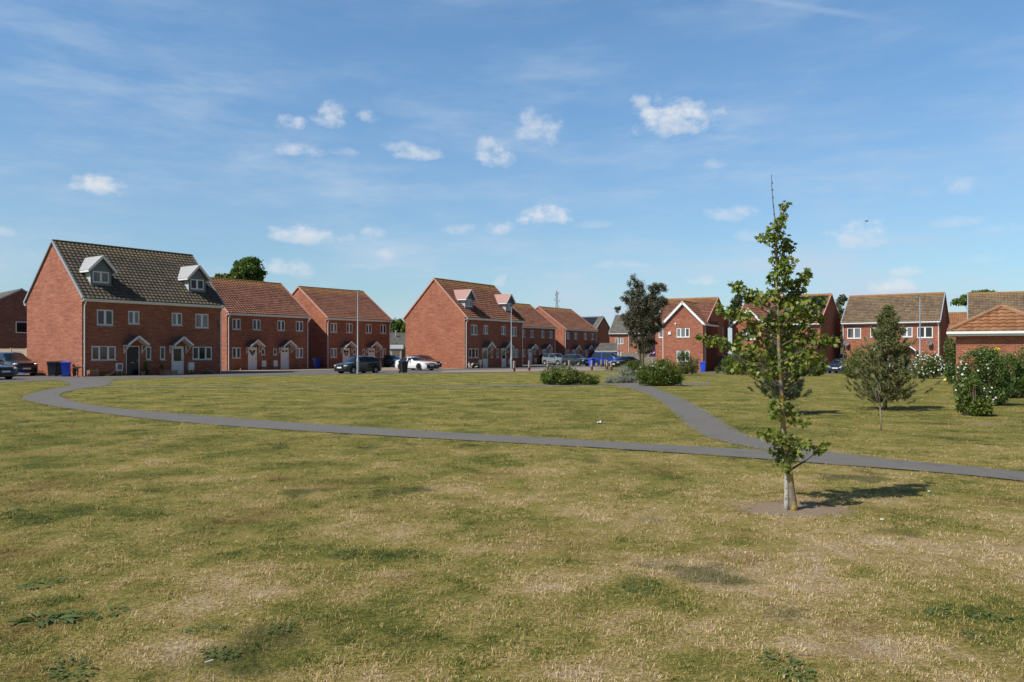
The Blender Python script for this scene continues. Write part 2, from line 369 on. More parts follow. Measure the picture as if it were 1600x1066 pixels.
def grass_colour_nodes(t, blade):
    """colour of the lawn by place: parched, olive and lush patches"""
    pos = t.new('ShaderNodeNewGeometry').outputs['Position']
    flat = t.vec('MULTIPLY', pos, (1, 1, 0))
    sp = t.new('ShaderNodeSeparateXYZ'); t.l.new(pos, sp.inputs[0])
    n1 = t.noise(t.mapping(flat, (.9, .8, 1)), .9, 6, .66); n2 = t.noise(t.mapping(flat, (1, .7, 1), loc=(7, 3, 0)), 3.6, 8, .76); n3 = t.noise(flat, 17, 4, .7)
    near = t.step(sp.outputs[1], 19, 5)                                # the near lawn has dried out most
    right = t.step(sp.outputs[0], -3.5, 2.5)
    dry = t.math('MULTIPLY_ADD', near, t.math('MULTIPLY_ADD', right, .08, .06), -.042)
    v = t.math('ADD', t.math('MULTIPLY', n1, .52), t.math('ADD', t.math('MULTIPLY', n2, .30), t.math('MULTIPLY', n3, .18)))
    amp = t.math('MULTIPLY_ADD', near, .85, 1.45)
    v = t.math('ADD', t.math('MULTIPLY_ADD', t.math('SUBTRACT', v, .5), amp, .49), dry)
    # single bleached and lush patches of this lawn (where they lie on the ground)
    wob = t.math('MULTIPLY', t.math('SUBTRACT', t.noise(flat, 4.5, 6, .75), .5), 4.6)
    for px, py, rx, ry, k in LAWN_PATCHES:
        q = G(px, py); ax = rx/FPX*q.y; ay = max(.12, G(px, py-ry).y-q.y)
        dx = t.math('MULTIPLY_ADD', sp.outputs[0], 1/ax, -q.x/ax); dy = t.math('MULTIPLY_ADD', sp.outputs[1], 1/ay, -q.y/ay)
        r2 = t.math('ADD', t.math('MULTIPLY_ADD', dx, dx, t.math('MULTIPLY', dy, dy)), wob)
        v = t.math('MULTIPLY_ADD', t.step(r2, 1.6, -.6), k*.78, v)
    if blade:
        ri = t.new('ShaderNodeNewGeometry').outputs['Random Per Island']
        v = t.math('ADD', v, t.math('MULTIPLY_ADD', ri, .56, -.28))
    c = t.ramp(v, [(.18, (.060, .092, .020)), (.34, (.165, .190, .038)), (.48, (.345, .310, .080)), (.58, (.470, .375, .120)), (.70, (.61, .455, .220)), (.84, (.72, .56, .37))])
    # reddish dead thatch shows in places
    n4 = t.noise(t.mapping(flat, (1, .8, 1), loc=(1, 9, 0)), .8, 4, .6)
    c = t.mix(t.math('MULTIPLY', t.step(n4, .52, .75), t.math('MULTIPLY_ADD', near, .62, .05)), c, (.30, .165, .075))
    # dark clover mats
    n5 = t.noise(t.mapping(flat, (1, .85, 1), loc=(11, 5, 0)), .75, 3, .55)
    c = t.mix(t.math('MULTIPLY', t.step(n5, .60, .70), .60), c, (.045, .075, .020))
    return c, flat, sp
SAP = G(1236, 797)                                                     # foot of the young tree
def lawn_material():
    m, t, b = newmat('parched_lawn')
    c, flat, sp = grass_colour_nodes(t, False)
    f1 = t.noise(flat, 38, 5, .75); f2 = t.noise(t.mapping(flat, (1, .6, 1)), 140, 3, .7)
    c = t.mix(t.math('MULTIPLY', t.step(f1, .64, .40), .8), c, t.mix(1, c, (.34, .33, .30), 'MULTIPLY'))
    c = t.mix(t.math('MULTIPLY', t.step(f2, .55, .72), .35), c, (.36, .30, .17))
    # trodden bare soil round the young tree and small bald spots
    def spot(cx, cy, rx, ry):
        dx = t.math('MULTIPLY_ADD', sp.outputs[0], 1/rx, -cx/rx); dy = t.math('MULTIPLY_ADD', sp.outputs[1], 1/ry, -cy/ry)
        return t.math('MULTIPLY_ADD', dx, dx, t.math('MULTIPLY', dy, dy))
    e = t.math('MULTIPLY', t.math('SUBTRACT', t.noise(flat, 6, 6, .75), .5), 3.8)
    s = t.step(t.math('ADD', spot(SAP.x+.02, SAP.y+.05, .56, .42), e), 1.15, .7)
    s2 = t.step(t.math('ADD', spot(SAP.x-.28, SAP.y+.35, .42, .25), e), .8, .2)
    s3 = t.step(t.math('ADD', spot(G(1535, 662).x, G(1535, 662).y, .75, .5), e), .8, .2)
    s = t.math('MAXIMUM', s, t.math('MULTIPLY', t.math('MAXIMUM', s2, s3), .6))
    soil = t.mix(t.noise(flat, 22, 5, .7), (.24, .165, .105), (.44, .34, .25))
    c = t.mix(s, c, soil)
    t.l.new(c, b.inputs['Base Color']); b.inputs['Roughness'].default_value = 1; b.inputs['Specular IOR Level'].default_value = .1
    bn = t.new('ShaderNodeBump'); bn.inputs['Strength'].default_value = .9; bn.inputs['Distance'].default_value = .03
    t.l.new(t.math('ADD', f1, t.math('MULTIPLY', f2, .6)), bn.inputs['Height']); t.l.new(bn.outputs[0], b.inputs['Normal'])
    return m
LAWN = lawn_material()
def asphalt(name, c0, c1, speck=.5):
    m, t, b = newmat(name)
    pos = t.new('ShaderNodeNewGeometry').outputs['Position']
    c = t.mix(t.noise(pos, .5, 5, .65), c0, c1)
    c = t.mix(t.math('MULTIPLY', t.step(t.noise(pos, 90, 3, .7), .5, .75), speck), c, tuple(min(1, x*1.9) for x in c1))
    c = t.mix(t.math('MULTIPLY', t.step(t.noise(pos, 1.7, 5, .75), .52, .72), .5), c, tuple(x*.62 for x in c0))
    t.l.new(c, b.inputs['Base Color']); b.inputs['Roughness'].default_value = .9; b.inputs['Specular IOR Level'].default_value = .25
    bn = t.new('ShaderNodeBump'); bn.inputs['Strength'].default_value = .5; bn.inputs['Distance'].default_value = .006
    t.l.new(t.noise(pos, 120, 3), bn.inputs['Height']); t.l.new(bn.outputs[0], b.inputs['Normal'])
    return m
ROADM = asphalt('road_asphalt', (.115, .108, .10), (.15, .142, .13)); PATHM = asphalt('path_asphalt', (.118, .112, .102), (.165, .157, .142))
FORE = asphalt('tan_block_paving', (.27, .205, .155), (.36, .285, .215)); PINKP = asphalt('pinkish_footway', (.24, .185, .155), (.31, .245, .205))
CONC = asphalt('pale_concrete', (.34, .32, .29), (.42, .40, .36))
def interp(poly, n):
    p = [Vector((a[0], a[1], 0)) for a in poly]; L = [0]
    for i in range(1, len(p)): L.append(L[-1]+(p[i]-p[i-1]).length)
    out = []
    for k in range(n):
        s = L[-1]*k/(n-1); i = max(1, next((j for j in range(1, len(L)) if L[j] >= s-1e-9), len(L)-1))
        f = (s-L[i-1])/max(1e-9, L[i]-L[i-1]); out.append(p[i-1].lerp(p[i], f))
    return out
def smoothline(poly, it=2):
    p = [Vector((a[0], a[1], 0)) for a in poly]
    for _ in range(it):
        q = [p[0]]
        for a, b in zip(p, p[1:]): q += [a*.75+b*.25, a*.25+b*.75]
        p = q+[p[-1]]
    return p
def strip(name, left, right, mat_, dz, n=60, m=8, kind='structure', parent=None):
    A, B = interp(left, n), interp(right, n); v = []; f = []
    for a, b in zip(A, B):
        for k in range(m+1):
            q = a.lerp(b, k/m); v.append((q.x, q.y, g(q.x, q.y)+dz))
    w = m+1
    for i in range(n-1):
        for k in range(m): f.append((i*w+k, i*w+k+1, (i+1)*w+k+1, (i+1)*w+k))
    mb = MB(); mb.faces(v, f); o = mb.build(name, mat_)
    o['kind'] = kind
    import bmesh
    b = bmesh.new(); b.from_mesh(o.data); bmesh.ops.recalc_face_normals(b, faces=b.faces)
    if sum(x.normal.z for x in b.faces) < 0: bmesh.ops.reverse_faces(b, faces=b.faces)
    b.to_mesh(o.data); b.free(); return o

xs = sorted(set([-1500, -700, -350, -180, -110, 110, 180, 350, 700, 1500]+[i*1.5 for i in range(-52, 57)]))
ys = sorted(set([-60, -25, 180, 260, 400, 700, 1200, 2500]+[i*1.5 for i in range(-10, 105)]))
mb = MB(); mb.faces([(x, y, g(x, y)) for y in ys for x in xs],
                    [(j*len(xs)+i, j*len(xs)+i+1, (j+1)*len(xs)+i+1, (j+1)*len(xs)+i) for j in range(len(ys)-1) for i in range(len(xs)-1)])
mb.build('ground', LAWN)['kind'] = 'structure'
# asphalt between the lawn and the houses
edge_px = [(0, 598), (100, 594), (180, 593), (340, 588.5), (500, 585.5), (700, 583.5), (840, 581.5), (940, 580)]
near = [(-75, 30), (-42, 38)]+[tuple(G(*p)[:2]) for p in edge_px]+[(14, 74), (24, 76), (33, 75.5), (46, 72), (62, 66), (90, 58)]
far = [(-110, 62), (-70, 80), (-60, 110), (-50, 150), (-30, 150), (0, 150), (20, 150), (50, 150), (100, 150), (140, 130)]
strip('road', near, far, ROADM, .012, 90, 60)
# main path: outer and inner edges as seen, then the branches
outer = [(1760, 775), (1600, 752.5), (1450, 738), (1300, 727), (1200, 719), (1000, 704.5), (800, 693), (600, 682), (400, 670), (250, 658), (180, 649), (113, 640.5), (70, 633), (42, 627), (31, 623), (42, 616.5), (72, 610), (100, 605), (112, 602), (104, 598.5), (90, 594)]
inner = [(1760, 757), (1600, 739), (1450, 724), (1300, 711.5), (1200, 705), (1000, 694), (800, 682.5), (600, 670.5), (400, 657), (250, 645), (180, 638.5), (118, 629.5), (98, 622), (92, 618.5), (96, 615), (105, 612), (130, 607.5), (160, 604.5), (170, 602), (172, 598), (182, 593.2)]
W2 = lambda L: smoothline([tuple(G(*p)[:2]) for p in L])
PATH_O, PATH_I = W2(outer), W2(inner)
strip('path', PATH_O, PATH_I, PATHM, .016, 140, 4)
l2 = [(940, 599.5), (985, 607), (1015, 618), (1040, 633), (1062, 656), (1090, 678), (1130, 692), (1185, 702), (1230, 710)]
r2 = [(1000, 598.5), (1016, 603), (1060, 620), (1100, 640), (1124, 655), (1142, 668), (1190, 691), (1300, 707), (1400, 720)]
B_L, B_R = W2(l2), W2(r2)
strip('path', B_L, B_R, PATHM, .012, 60, 4)
l3 = [(150, 605.9), (300, 606.0), (500, 605.4), (700, 604.4), (830, 603.8), (960, 602.5), (1110, 602)]
r3 = [(150, 604.2), (300, 604.7), (500, 604.2), (700, 603.1), (830, 601), (960, 599.3), (1110, 598.6)]
C_L, C_R = W2(l3), W2(r3)
strip('path', C_L, C_R, PATHM, .008, 80, 2)

# ------------------------------------------------------------------ houses
def slab(mb, p0, e, s, length, slope, tw=.30, gd=.33, amp=.05, step=.05, spt=4):
    """pantiled slope as real geometry: waves across, overlapping courses up the slope"""
    p0, e, s = Vector(p0), Vector(e).normalized(), Vector(s).normalized(); n = e.cross(s)
    nc = max(2, int(round(length/tw))); nr = max(2, int(round(slope/gd))); tw = length/nc; gd = slope/nr
    prof = [[0, .75, 1, .55], [0, 1, .6], [0, 1]][{4: 0, 3: 1, 2: 2}[spt]]
    for r in range(nr):
        for c in range(nc):
            jit = random.uniform(-.006, .006)
            for k in range(spt):
                a0 = (c+k/spt)*tw; a1 = (c+(k+1)/spt)*tw; h0 = amp*prof[k]; h1 = amp*prof[(k+1) % spt]
                b0, b1 = r*gd, (r+1)*gd+.0
                L0 = p0+e*a0+s*b0+n*(h0+step+jit); L1 = p0+e*a1+s*b0+n*(h1+step+jit)
                U1 = p0+e*a1+s*b1+n*(h1+.004); U0 = p0+e*a0+s*b1+n*(h0+.004)
                u0, u1 = c+k/spt+.001, c+(k+1)/spt-.001; f0, f1 = b0/slope, b1/slope
                mb.face([L0, L1, U1, U0], [(u0, r+.001), (u1, r+.001), (u1, r+.999), (u0, r+.999)], [(0, f0), (0, f0), (0, f1), (0, f1)])
                D0 = p0+e*a0+s*b0+n*(h0-.02); D1 = p0+e*a1+s*b0+n*(h1-.02)
                mb.face([D0, D1, L1, L0], [(u0, r+.9), (u1, r+.9), (u1, r+.95), (u0, r+.95)], [(0, f0)]*4)

def wall_front(mb, x0, x1, y, z0, z1, ops, dep=.10):
    X = sorted(set([x0, x1]+[o[0] for o in ops]+[o[1] for o in ops])); Z = sorted(set([z0, z1]+[o[2] for o in ops]+[o[3] for o in ops]))
    for i in range(len(X)-1):
        for j in range(len(Z)-1):
            cx, cz = (X[i]+X[i+1])/2, (Z[j]+Z[j+1])/2
            if any(o[0] < cx < o[1] and o[2] < cz < o[3] for o in ops): continue
            mb.face([(X[i], y, Z[j]), (X[i+1], y, Z[j]), (X[i+1], y, Z[j+1]), (X[i], y, Z[j+1])])
    for a, b, c, d in ops:
        mb.face([(a, y, c), (a, y, d), (a, y+dep, d), (a, y+dep, c)]); mb.face([(b, y, d), (b, y, c), (b, y+dep, c), (b, y+dep, d)])
        mb.face([(a, y, d), (b, y, d), (b, y+dep, d), (a, y+dep, d)]); mb.face([(b, y, c), (a, y, c), (a, y+dep, c), (b, y+dep, c)])

def window(root, x0, x1, z0, z1, y, lites, gl, name='window', sill=True, open_lite=False):
    fr = MB(); t = .055; a, b = y+.035, y+.095
    e = .004
    fr.box(x0+e, x1-e, a, b, z0+e, z0+t+.01); fr.box(x0+e, x1-e, a, b, z1-t, z1-e)
    fr.box(x0+e, x0+t, a+.002, b, z0+t+.01, z1-t); fr.box(x1-t, x1-e, a+.002, b, z0+t+.01, z1-t)
    w = (x1-x0)/lites
    for k in range(1, lites): fr.box(x0+w*k-.04, x0+w*k+.04, a+.002, b, z0+t+.01, z1-t)
    for k in range(lites):
        if k == 1 and lites == 3: continue
        l, r = x0+w*k+(.055 if k == 0 else .04), x0+w*(k+1)-(.055 if k == lites-1 else .04); q = .04     # opening casement sash
        fr.box(l, r, a-.012, a+.03, z0+t+.01, z0+t+.01+q); fr.box(l, r, a-.012, a+.03, z1-t-q, z1-t)
        fr.box(l, l+q, a-.010, a+.03, z0+t+.01+q, z1-t-q); fr.box(r-q, r, a-.010, a+.03, z0+t+.01+q, z1-t-q)
    o = fr.build(name, WHITE, root)
    p = MB(); p.box(x0+.03, x1-.03, y+.06, y+.07, z0+.03, z1-.03); p.build('pane', gl, o)
    if sill: s = MB(); s.box(x0-.05, x1+.05, y-.045, y+.034, z0-.055, z0+.003); s.build('sill', SILLM, o)
    return o

def door(root, x0, x1, z1, y, style, mat_=None):
    m = mat_ or WHITE; e = .004
    f = MB(); t = .06; f.box(x0+e, x0+t, y+.02, y+.095, 0, z1-e); f.box(x1-t, x1-e, y+.02, y+.095, 0, z1-e); f.box(x0+t, x1-t, y+.02, y+.094, z1-t, z1-e)
    fo = f.build('door_frame', WHITE, root)
    d = MB(); d.box(x0+t, x1-t, y+.045, y+.09, .03, z1-t)
    l, r = x0+t+.1, x1-t-.1; mid = (l+r)/2
    def panel(a, b, c, dd): d.box(a, b, y+.036, y+.046, c, dd)
    if style != 'half': panel(l, mid-.05, .2, .85); panel(mid+.05, r, .2, .85)
    else: panel(l, r, .2, .85)
    if style == 'squares': panel(l, mid-.05, 1.0, 1.6); panel(mid+.05, r, 1.0, 1.6)
    do = d.build('door', m, root)
    p = MB()
    if style == 'squares':
        for a_, b_ in ((l+.03, mid-.08), (mid+.08, r-.03)): pp = MB(); pp.box(a_, b_, y+.028, y+.05, 1.72, 1.9); pp.build('door_pane', GL_D, do)
    elif style == 'half': p.box(l+.04, r-.04, y+.028, y+.05, 1.02, 1.92)
    elif style == 'arch':
        n = 10; c = .25
        for s0, s1 in ((l, mid-.03), (mid+.03, r)):
            zt = lambda x: 1.55+.38*math.sqrt(max(0, 1-((x-mid)/(r-mid+.01))**2))
            xs_ = [s0+(s1-s0)*k/n for k in range(n+1)]; poly = [(x, 1.0) for x in (s0, s1)]+[(x, zt(x)) for x in reversed(xs_)]
            pp = MB(); pp.prism(poly, y+.028, y+.05); pp.build('door_pane', GL_D, do)
    if p.f: p.build('door_pane', GL_D, do)
    h = MB(); hx = x1-t-.07; h.box(hx-.015, hx+.015, y+.02, y+.044, .98, 1.2); h.bar((hx, y+.012, 1.08), (hx-.12, y+.012, 1.08), .02, .02); h.build('handle', STEEL, do)
    if style in ('black', 'squares'): l_ = MB(); l_.box(mid-.13, mid+.13, y+.03, y+.044, .90 if style == 'black' else .93, .95 if style == 'black' else .975); l_.build('letter_plate', STEEL, do)
    return do

def canopy(root, cx, y, hw=.74, apex=2.78, foot=2.20, out=.85):
    m = MB(); th = .06
    for sgn in (-1, 1):
        a = Vector((cx+sgn*hw, 0, foot)); b = Vector((cx, 0, apex)); n = Vector((sgn*(apex-foot), 0, hw)).normalized()*th
        q = [a, b, b+n*1.0, a+n]
        v = [(p.x, y-.001, p.z) for p in q]+[(p.x, y-out, p.z) for p in q]
        f = [(0, 1, 2, 3), (4, 7, 6, 5), (0, 4, 5, 1), (1, 5, 6, 2), (2, 6, 7, 3), (3, 7, 4, 0)]
        m.faces(v, f)
    o = m.build('canopy', SLATE, root)
    bb = MB()
    for sgn in (-1, 1): bb.bar((cx+sgn*(hw+.02), y-out-.016, foot-.01), (cx-sgn*.004, y-out-.016, apex+.01), .03, .13, (0, 0, 1))
    bb.box(cx-hw+.06, cx+hw-.06, y-out+.02, y-.01, foot-.02, foot+.005) if False else None
    bb.build('bargeboard', WHITE, o)
    sf = MB()
    for sgn in (-1, 1):
        a = (cx+sgn*hw*.97, foot-.015); b = (cx, apex-.03)
        pts = [(a[0], y-out+.01, a[1]), (b[0], y-out+.01, b[1]), (b[0], y-.01, b[1]), (a[0], y-.01, a[1])]
        sf.face(pts if sgn < 0 else pts[::-1])
    sf.build('soffit', OFFW, o)
    for sgn in (-1, 1):
        k = MB(); x = cx+sgn*(hw-.09)
        k.box(x-.035, x+.035, y-.06, y-.005, foot-.62, foot-.03); k.box(x-.035, x+.035, y-out+.08, y-.06, foot-.09, foot-.03)
        k.bar((x, y-.05, foot-.55), (x, y-out+.16, foot-.1), .06, .06); k.build('bracket', OFFW, o)
    return o

def downpipe(root, x, y, top):
    m = MB(); m.tube([(x, y-.30, top+.0), (x, y-.28, top-.12), (x, y-.10, top-.38), (x, y-.07, top-.5), (x, y-.07, .05)], .04, 8)
    for z in (.7, 2.4, 4.0):
        if z < top-.6: m.box(x-.06, x+.06, y-.09, y-.002, z-.03, z+.03)
    m.box(x-.09, x+.09, y-.36, y-.22, top-.03, top+.09)
    return m.build('downpipe', WHITE, root, smooth=False)

def meter(root, x0, x1, z0, z1, y, open_=False):
    m = MB(); m.box(x0, x1, y-.13, y-.001, z0, z1); m.box(x0+.02, x1-.02, y-.14, y-.13, z0+.03, z1-.03)
    m.tube([(x0+.1, y-.05, 0), (x0+.1, y-.05, z0)], .025, 6); m.tube([(x1-.08, y-.06, 0), (x1-.08, y-.06, z0)], .018, 6)
    o = m.build('meter_box', WHITE, root)
    if open_: b = MB(); b.box(x0+.07, x1-.07, y-.146, y-.139, z0+.1, z1-.07); b.build('meter_recess', DISHM, o)
    return o

def dormer(root, cx, yf, tip, tan, ov, roofm, w=1.42, top=7.32, apex=8.36):
    zb = tip+(yf+ov)*tan+.02; hw = w/2
    yw = lambda z: (z-tip)/tan-ov                       # where the main roof reaches height z
    m = MB(); wx0, wx1, wz0, wz1 = cx-.585, cx+.585, zb+.22, top-.0
    # clad face with the window opening and a pointed gable above
    wall_front(m, cx-hw, cx+hw, yf, zb-.15, top+.02, [(wx0, wx1, wz0, wz1)])
    m.face([(cx-hw, yf, top+.02), (cx+hw, yf, top+.02), (cx, yf, apex-.08)])
    o = m.build('dormer', CLAD, root)
    c = MB()
    for sgn in (-1, 1):
        x = cx+sgn*(hw-.0); pts = [(x, yf+.0, zb-.15), (x, yf+.0, top+.05), (x, yw(top+.05)+.1, top+.05)]
        x2 = cx+sgn*(hw+.012); q = [(x2, yf+.012, zb-.15), (x2, yf+.012, top+.05), (x2, yw(top+.05)+.15, top+.05)]
        c.face(q if sgn > 0 else q[::-1])
    c.build('cheek', PALE, o)
    r = MB(); fo = .28; rw = hw+.26; ft = top-.02; th = .07
    for sgn in (-1, 1):
        nrm = Vector((sgn*(apex-ft), 0, rw)).normalized()*th
        a = Vector((cx+sgn*rw, 0, ft)); b = Vector((cx, 0, apex))
        def Q(p, y): return (p.x, y, p.z)
        ya, yb = yw(ft)+.25, yw(apex)+.25
        v = [Q(a, yf-fo), Q(b, yf-fo), Q(b, yb), Q(a, ya)]+[Q(a+nrm, yf-fo), Q(b+nrm, yf-fo), Q(b+nrm, yb), Q(a+nrm, ya)]
        r.faces(v, [(0, 1, 2, 3), (4, 7, 6, 5), (0, 4, 5, 1), (1, 5, 6, 2), (2, 6, 7, 3), (3, 7, 4, 0)])
    r.build('dormer_roof', roofm, o)
    b = MB()
    for sgn in (-1, 1):
        b.bar((cx+sgn*(rw+.02), yf-fo-.016, ft-.02), (cx-sgn*.004, yf-fo-.016, apex-.01), .03, .17)
        x = cx+sgn*(rw+.004); b.box(min(x, x+sgn*.025), max(x, x+sgn*.025), yf-fo, yw(ft)+.1, ft-.10, ft+.07)
    b.build('bargeboard', WHITE, o)
    window(o, wx0, wx1, wz0, wz1, yf, 2, random.choice([GL_D, GL_N]), 'window_frame', sill=False)
    for ch in list(o.children):
        if ch.name.startswith('window_frame'):
            for q in list(ch.children): q.parent = o
    return o

class House:
    def __init__(s, label, px, Z, rz, name='house', cat='house', brickm=None, group=None, zoff=0.0):
        p = GZ(px, Z); s.root = thing(name, label, cat, (p.x, p.y, p.z+zoff), rz, group); s.o = p; s.rz = rz
        s.u = Vector((math.cos(rz), math.sin(rz), 0)); s.w = Vector((-s.u.y, s.u.x, 0)); s.wall = MB(); s.brick = brickm or BR
        s.roofs = {}; s.trims = []; s.verges = []; s.ridge = MB()
    def xat(s, px, y=0):                              # local x where the front plane (or a plane y behind it) is seen at px
        k = (px-CX)/FPX; o = s.o+s.w*y
        return (k*o.y-o.x)/(s.u.x-k*s.u.y)
    def block(s, x0, x1, y0, y1, tip, ridge, roofm, axis='x', ops=(), ov=.30, vg=.06, spt=4, z0=-.3, gable_ops=(), gut=True, back=True, barge=None, left=True, right=True):
        ops = list(ops); R = s.roofs.setdefault(roofm.name, MB())
        a0, a1, b0, b1 = (x0, x1, y0, y1) if axis == 'x' else (y0, y1, x0, x1)
        half = (b1-b0)/2; tan = (ridge-tip)/(half+ov); zw = tip+ov*tan-.05; s.tan = tan; ap = ridge-.06
        W = s.wall; mid = (b0+b1)/2; co = 1/math.sqrt(1+tan*tan); si = tan*co; sl = (half+ov)/co
        if axis == 'x':
            wall_front(W, x0, x1, y0, z0, zw, ops)
            W.face([(x1, y1, z0), (x0, y1, z0), (x0, y1, zw), (x1, y1, zw)])
            if left: W.face([(x0, y1, z0), (x0, y0, z0), (x0, y0, zw), (x0, mid, ap), (x0, y1, zw)])
            if right: W.face([(x1, y0, z0), (x1, y1, z0), (x1, y1, zw), (x1, mid, ap), (x1, y0, zw)])
            slab(R, (x0-vg, y0-ov, tip), (1, 0, 0), (0, co, si), x1-x0+2*vg, sl, spt=spt)
            if back: slab(R, (x1+vg, y1+ov, tip), (-1, 0, 0), (0, -co, si), x1-x0+2*vg, sl, spt=2)
            for yy, sg in ((y0-ov, 1), (y1+ov, -1)):
                if gut:
                    s.trim = MB(); s.trims.append((s.trim, 'gutter'))
                    s.trim.box(x0-vg, x1+vg, *sorted((yy+sg*.02, yy+sg*.05)), tip-.20, tip-.015)
                    s.trim.box(x0-vg, x1+vg, *sorted((yy+sg*.05, yy+sg*(ov+.0))), tip-.20, tip-.175)
                    s.trim.box(x0-vg, x1+vg, *sorted((yy-sg*.085, yy+sg*.015)), tip-.12, tip-.02)
            for xx, sg in ((x0, -1), (x1, 1)):
                s.verge = MB(); s.verges.append(s.verge)
                for yy, q in ((y0-ov, 1), (y1+ov, -1)):
                    n = Vector((0, -si*q, co)); p = Vector((xx+sg*(vg+.02), yy, tip)); e = Vector((xx+sg*(vg+.02), mid, ridge))
                    s.verge.bar(p+n*.01, e+n*.01, .09, .13, n)
            s.ridge.tube([(x0-vg, mid, ridge+.0), (x1+vg, mid, ridge+.0)], .12, 10)
        else:
            wall_front(W, x0, x1, y0, z0, zw, ops)
            W.face([(x0, y0, zw), (x1, y0, zw), (mid, y0, ap)])
            W.face([(x0, y1, z0), (x0, y0, z0), (x0, y0, zw), (x0, y1, zw)]); W.face([(x1, y0, z0), (x1, y1, z0), (x1, y1, zw), (x1, y0, zw)])
            slab(R, (x0-ov, y1, tip), (0, -1, 0), (co, 0, si), y1-y0+vg, sl, spt=spt)
            slab(R, (x1+ov, y0-vg, tip), (0, 1, 0), (-co, 0, si), y1-y0+vg, sl, spt=spt)
            for xx, sg in ((x0-ov, 1), (x1+ov, -1)):
                s.trim = MB(); s.trims.append((s.trim, 'gutter'))
                s.trim.box(*sorted((xx+sg*.02, xx+sg*.05)), y0-vg, y1-.5, tip-.20, tip-.015)
                s.trim.box(*sorted((xx-sg*.085, xx+sg*.015)), y0-vg, y1-.5, tip-.12, tip-.02)
                n = Vector((-si*sg, 0, co)); p = Vector((xx, y0-vg-.02, tip)); e = Vector((mid, y0-vg-.02, ridge))
                if sg > 0: s.trim = MB(); s.trims.append((s.trim, 'bargeboard')); bb_ = s.trim
                bb_.bar(p-n*.09, e-n*.09, .04, .24, (0, 0, 1))
            s.ridge.tube([(mid, y0-vg, ridge), (mid, y1, ridge)], .12, 10)
        s.tip = tip; s.ov = ov
    def finish(s, vm=None, ridgem=None):
        s.wall.build('wall', s.brick, s.root)
        for k, (mn, m) in enumerate(s.roofs.items()):
            o = m.build('roof', MATS[mn], s.root)
            if k == 0 and s.ridge.f: s.ridge.build('ridge', ridgem or MATS[mn], o)
        for m, nm in s.trims: m.build(nm, WHITE, s.root)
        for m in s.verges: m.build('verge', vm or VERGE_R, s.root)
        return s.root
    def win(s, x0, x1, z0, z1, lites, gl, y=0): return window(s.root, x0, x1, z0, z1, y, lites, gl)

def dish(root, x, y, z):
    m = MB(); m.lathe([(0, .06), (.12, .045), (.22, .015), (.30, -.04), (.30, -.052), (.2, .0), (0, .03)], 18, axis='y')
    o = m.build('satellite_dish', DISHM, root, smooth=True, loc=(x, y-.32, z)); o.rotation_euler = (rad(-20), 0, rad(25))
    a = MB(); a.tube([(0, .05, -.02), (0, .30, -.05)], .02, 6); a.tube([(0, 0, -.28), (0, -.34, -.14)], .012, 5); a.box(-.03, .03, -.38, -.32, -.17, -.1); a.build('dish_arm', DISHM, o)

# colour of ridge lichen sits on the ridge tiles too
RID_R = simple('lichened_ridge_tiles', (.30, .15, .06), .9, var=.5, scale=1.5); RID_D = simple('dark_ridge_tiles', (.075, .065, .05), .9, var=.5, scale=1.5)

def big_pair(label, px, Z, pxR, ZR, length, depth, roofm, vm, dorm, doors, glz, ridm, group=None):
    a, b = GZ(px, Z), GZ(pxR, ZR); rz = math.atan2(b.y-a.y, b.x-a.x); h = House(label, px, Z, rz)
    k = length/10.67; S = lambda *v: [x*k for x in v]
    U = [(1.0, 2.15, 3.52, 4.62, 2), (3.2, 4.05, 3.66, 4.62, 2), (6.5, 7.36, 3.66, 4.62, 2), (8.42, 9.57, 3.52, 4.62, 2)]
    Lw = [(.63, 2.34, 1.1, 2.1, 3), (4.5, 4.93, 1.1, 2.1, 1), (5.58, 6.01, 1.1, 2.1, 1), (8.18, 9.86, 1.1, 2.1, 3)]
    D = [(3.04, 4.04, doors[0]), (6.48, 7.48, doors[1])]
    wins = [(w[0]*k, w[1]*k, w[2], w[3], w[4]) for w in U+Lw]; drs = [((d[0]+.5)*k-.5, (d[0]+.5)*k+.5, d[2]) for d in D]
    h.block(0, length, 0, depth, 5.32, 9.55, roofm, ops=[w[:4] for w in wins]+[(d[0], d[1], 0, 2.12) for d in drs])
    for w, gl in zip(wins, glz): h.win(*w, gl)
    for x0, x1, st in drs:
        door(h.root, x0, x1, 2.12, 0, st, BLACKG if st == 'black' else None); canopy(h.root, (x0+x1)/2, 0)
    meter(h.root, 2.29*k, 2.29*k+.47, .35, .90, 0, open_=(doors[0] == 'black')); meter(h.root, 7.8*k, 7.8*k+.46, .33, .91, 0)
    for cx in (1.64, 9.03): dormer(h.root, cx*k, .70, h.tip, h.tan, h.ov, dorm)
    downpipe(h.root, .14, 0, 5.2); downpipe(h.root, length-.12, 0, 5.2)
    h.finish(vm, ridm); return h
hA = big_pair('three storey brick pair with dark brown tiles, grey dormers and one black door', 128, 54, 346, 62.6, 10.67, 8.35, T_DARK, VERGE_G, GREYL, ('black', 'half'),
         [GL_D, GL_N, GL_N, GL_C, GL_R, GL_D, GL_D, GL_D], RID_D)
hB = big_pair('three storey brick pair with terracotta tiles and pink topped dormers in the middle', 726.5, 83, 817, 92.7, 11.4, 8.0, T_RED, VERGE_R, PINKL, ('arch', 'half'),
         [GL_N, GL_D, GL_D, GL_D, GL_D, GL_D, GL_D, GL_N], RID_R)

